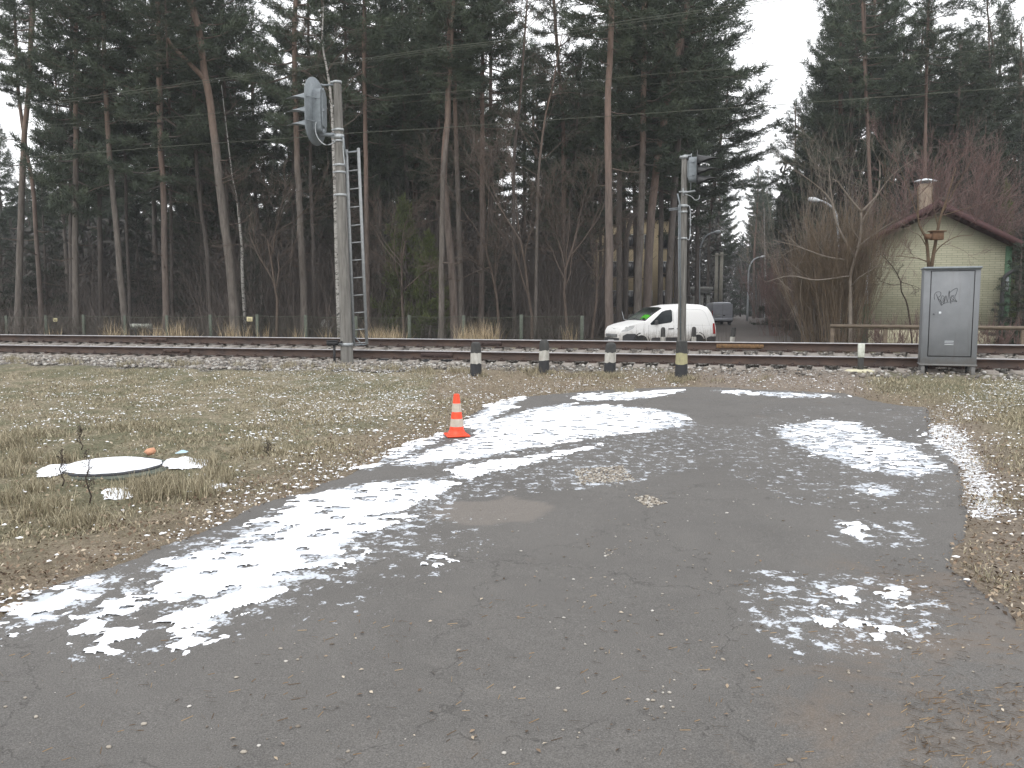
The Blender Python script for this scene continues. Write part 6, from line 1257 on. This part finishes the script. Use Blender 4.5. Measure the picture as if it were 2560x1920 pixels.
def brush(name, region, mat, lab, r=.008):
    mb = MB()
    for pa, pb_, d0, d1, h, n in region:
        px = rng.uniform(pa, pb_, n); d = rng.uniform(d0, d1, n); x = (px-CX)/F*d; H_ = h*rng.uniform(.4, 1.2, n)*(.5+fbm(x*.4, d*.4, 3, 5)); lean = rng.normal(0, .35, (n, 2)); P = np.stack([x, d, hz(x, d)], -1)
        for seg in range(2):
            D = np.column_stack([lean*(1+seg), np.ones(n)]); D /= np.linalg.norm(D, axis=1)[:, None]; Q = P+D*(H_*.5)[:, None]; a = rng.uniform(0, 3.14, n); S = np.stack([np.cos(a), np.sin(a), 0*a], -1)*r*(1-.45*seg)
            V = np.stack([P-S, P+S, Q+S*.6, Q-S*.6], 1).reshape(-1, 3); mb.add(V, (np.arange(n)*4)[:, None]+np.array([[0, 1, 2, 3]])); base = P; P = Q
            tw = rng.normal(0, .5, (n, 3)); tw[:, 2] = abs(tw[:, 2])+.2; tw /= np.linalg.norm(tw, axis=1)[:, None]; B = base+(Q-base)*rng.random(n)[:, None]; E = B+tw*(H_*.35)[:, None]; V = np.stack([B-S*.6, B+S*.6, E+S*.3, E-S*.3], 1).reshape(-1, 3); mb.add(V, (np.arange(n)*4)[:, None]+np.array([[0, 1, 2, 3]]))
    return tag(mb.build(name, mat), lab, 'undergrowth', kind='stuff')
brush('undergrowth', [(-300, 1480, 42, 62, 1.5, 12000), (-300, 1480, 48, 70, 5.5, 9000), (500, 1500, 43, 60, 7.5, 4500), (1450, 1720, 50, 70, 1.6, 1500), (2000, 2800, 40, 60, 6, 5200)], M['under'], 'dim brown undergrowth of bare saplings filling the wood floor', .013)
mb = MB(); C = [at(x, 815, d) for x, d in [(rng.uniform(260, 500), 38+rng.random()*3) for _ in range(9)]+[(rng.uniform(880, 1010), 31+rng.random()*5) for _ in range(9)]+[(rng.uniform(1120, 1240), 32+rng.random()*4) for _ in range(11)]+[(rng.uniform(560, 700), 37+rng.random()*3) for _ in range(4)]+[(rng.uniform(-50, 1500), 30+rng.random()*9) for _ in range(12)]]
for c in C:
    n = 30; a = rng.uniform(0, 2*pi, n); q = .45*rng.random(n); P = np.stack([c[0]+q*np.cos(a), c[1]+q*np.sin(a), np.zeros(n)], -1); P[:, 2] = hz(P[:, 0], P[:, 1]); blades(mb, P, rng.uniform(.8, 1.25)*rng.uniform(.6, 1.15, n), rng.uniform(.05, .6, n), .011)
tag(mb.build('straw_grass', blade_mat('straw', [(0, (.16, .12, .07)), (.5, (.33, .26, .17)), (1, (.46, .38, .26))])), 'tall pale straw grass along the wire fence', 'grass', kind='stuff')
mb = MB()
for c in [at(x, 830, d) for x, d in [(rng.uniform(1600, 1830), 28.3+rng.random()*1.4) for _ in range(16)]]:
    n = 7; P = np.stack([c[0]+rng.normal(0, .12, n), c[1]+rng.normal(0, .12, n), 0*rng.random(n)], -1); blades(mb, P, .95*rng.uniform(.6, 1.25, n), rng.uniform(0, .22, n), .006)
tag(mb.build('dry_weeds', M['weed']), 'dark dry weed stalks in front of the white van', 'weeds', kind='stuff')
# ---------------------------------------------------------------- shrubs and bare trees right of the road
def shrub(x, d, H, n, mat, lab, spread=.5, w=1.0, name='shrub', seed=1, r=.012, dep=2, group='bare shrubs left of the green house', rad=.5):
    b = at(x, 812, d); b[2] = float(hz(b[0], b[1])); root = empty(name, b, lab, 'shrub', group); r_ = np.random.default_rng(seed); mb = MB()
    for k in range(n):
        az = r_.uniform(0, 6.28); q = rad*r_.random()*w; sp_ = r_.uniform(0, spread); d0 = unit(np.array([cos(az)*sp_, sin(az)*sp_, 1])); g = bare_tree(None, b+[q*cos(az), q*sin(az), 0], d0, H*r_.uniform(.55, 1.0), r*r_.uniform(.7, 1.3), dep, None, '', .28, seed*999+k, (3, 6), .25, .0035, 4, wig=.06)
        mb.v += g.v; mb.f += [(f_+mb.n, m_) for f_, m_ in g.f]; mb.n += g.n
    return pb(mb, 'stems', mat, root)
shrub(2112, 27, 3.1, 50, M['twigbrown'], 'dense rusty brown shrub before the left corner of the green house', .24, 1.15, seed=2, r=.014, dep=3)
shrub(2055, 28, 2.8, 40, M['twigbrown'], 'brown upright shrub nearest the road in front of the house corner', .38, 1.5, seed=3, r=.014, dep=3)
shrub(2068, 28.5, 4.6, 30, M['twigpale'], 'tall pale stemmed shrub rising over the brown ones', .36, 1.3, seed=4, r=.018, dep=2)
shrub(1985, 33, 2.1, 26, M['twig'], 'grey low bush at the right edge of the far road', .6, 1.6, seed=5, dep=3); shrub(1940, 46, 2.7, 30, M['twigred'], 'red twigged bush beside the far road below the smallest lamp', .5, 2.0, seed=6, dep=3)
for k, (x, lb_) in enumerate(((2230, 'low reddish thicket behind the rail fence under the pale branching tree'), (2290, 'low reddish thicket at the left foot of the grey cabinet'), (2430, 'low reddish thicket at the right foot of the grey cabinet'), (2500, 'low reddish thicket before the right corner of the green house'))): shrub(x, 26.3, 1.0, 26, M['twigred'], lb_, .8, 2.0, seed=20+k, r=.007, group='low thicket behind the rail fence', rad=.7)
shrub(2160, 26.2, .8, 14, M['twig'], 'low grey brushwood at the left end of the rail fence', .8, 1.6, seed=26, r=.007)
def traced_bare(d, limbs, mat, lab, seed, tw=3, group=None, base=None):
    b = at(*base, d); b[2] = float(hz(b[0], b[1])); root = empty('bare_tree', b, lab, 'bare tree', group); mb = MB(); r_ = np.random.default_rng(seed); tb = MB()
    for pts, r0, r1, n in limbs:
        W_ = [at(p[0], p[1], d+(p[2] if len(p) > 2 else 0)) for p in pts]
        if pts[0][1] > 795: W_[0][2] = b[2]-.1
        S = spline(W_, 18); mb.tube(S, np.linspace(r0, r1, len(S)), 8)
        for k in range(n):
            i = r_.integers(len(S)//4, len(S)); t_ = unit(S[min(i+1, len(S)-1)]-S[i-1]); dd = unit(t_*.8+r_.normal(0, .55, 3)+UP*.1); g = bare_tree(None, S[i], dd, r_.uniform(.5, 1.3)*tw*.45, max(r1*.6, .006), 2, None, '', .4, seed*77+k+len(pts)*13, (3, 6), .12, .0035)
            tb.v += g.v; tb.f += [(f_+tb.n, m_) for f_, m_ in g.f]; tb.n += g.n
    pb(mb, 'trunk', mat, root, smooth=True); pb(tb, 'twigs', M['twigred'] if group is None else mat, root); return root
traced_bare(26.5, [([(2130, 812), (2126, 740), (2128, 680), (2150, 600), (2153, 530)], .065, .036, 3), ([(2153, 530), (2120, 490), (2095, 455), (2080, 448)], .04, .012, 4), ([(2153, 530), (2178, 505), (2196, 480), (2200, 430), (2198, 400)], .04, .012, 4), ([(2135, 640), (2092, 560), (2076, 500), (2030, 455), (1985, 425, -.5)], .04, .010, 5), ([(2092, 560), (2078, 480), (2072, 410)], .028, .009, 4), ([(2140, 620), (2200, 575), (2250, 545)], .03, .009, 5), ([(2115, 650), (2060, 640), (1990, 615), (1930, 600)], .025, .008, 5), ([(2125, 690), (2040, 700), (1975, 690), (1915, 705)], .026, .008, 5), ([(2150, 560), (2220, 450), (2280, 400)], .022, .008, 5)],
            M['twigpale'], 'pale branching tree left of the green house, limbs reaching over the road', 5, 2.4, 'pale bare trees', (2130, 812))
traced_bare(26.0, [([(2332, 812), (2328, 740), (2322, 668)], .10, .085, 0), ([(2322, 668), (2316, 600), (2304, 575), (2296, 548), (2294, 470)], .055, .02, 8), ([(2328, 670), (2340, 600), (2352, 540), (2366, 500), (2390, 420)], .06, .018, 9), ([(2332, 640), (2352, 615), (2390, 592), (2430, 588)], .022, .007, 5), ([(2320, 655), (2290, 645), (2240, 640)], .02, .007, 5), ([(2318, 620), (2300, 590), (2280, 580)], .018, .006, 4), ([(2296, 548), (2270, 470), (2240, 400)], .018, .006, 7), ([(2352, 540), (2400, 450), (2440, 380)], .018, .006, 8), ([(2345, 570), (2330, 480), (2340, 390)], .018, .006, 8), ([(2352, 540), (2420, 520), (2500, 500)], .014, .005, 6)],
            M['fruitbark'], 'forked brown tree before the green house wall, reddish twigs above the roof', 6, 2.6, None, (2332, 812))
traced_bare(26.8, [([(2289, 812), (2270, 770), (2254, 730), (2250, 700), (2228, 662), (2200, 634)], .03, .010, 5), ([(2254, 710), (2230, 712), (2200, 703)], .012, .006, 3), ([(2252, 705), (2275, 712), (2294, 718)], .012, .006, 3)], M['weed'], 'thin dark sapling leaning left against the pale green wall', 8, 1.1, 'dark saplings', (2289, 812))
# reddish twig haze of a birch-like tree behind the house
for k, (x, d, H) in enumerate(((2400, 38, 8.5), (2455, 40, 8.2), (2270, 38, 8.0), (2350, 41, 9))):
    b = at(x, 800, d); b[2] = 0; root = empty('bare_tree', b, ['reddish bare tree behind the right roof slope', 'reddish bare tree farthest right behind the roof', 'reddish bare tree left behind the chimney', 'reddish bare tree behind the ridge right of the chimney'][k], 'bare tree', 'reddish bare trees behind the house')
    bare_tree(root, b, [0, 0, 1], H*.6, .08, 4, M['twigred'], 'trunk', .42, 500+k, (5, 7), .15, .006)
q = at(2342, 590, 25.8); BX = MB(); BX.box((0, 0, 0), (.34, .22, .24), bev=.01); BX.box((0, 0, .14), (.44, .32, .03)); BX.box((-.24, 0, -.02), (.2, .18, .16), .3); o = BX.build('nest_box', M['birdbox']); o.location = q; tag(o, 'brown board nest box fixed in the forked tree before the house', 'nest box')

# ---------------------------------------------------------------- damp winter air
hb = MB(); hb.box((0, 590, 19), (1700, 1400, 40.4)); hm = bpy.data.materials.new('damp_air'); hm.use_nodes = True; ht = hm.node_tree; ht.nodes.clear()
pv = ht.nodes.new('ShaderNodeVolumePrincipled'); pv.inputs['Color'].default_value = (.92, .95, 1, 1); pv.inputs['Density'].default_value = .00055; pv.inputs['Anisotropy'].default_value = 0
ho = ht.nodes.new('ShaderNodeOutputMaterial'); ht.links.new(pv.outputs[0], ho.inputs['Volume'])
tag(hb.build('haze', hm), kind='stuff')
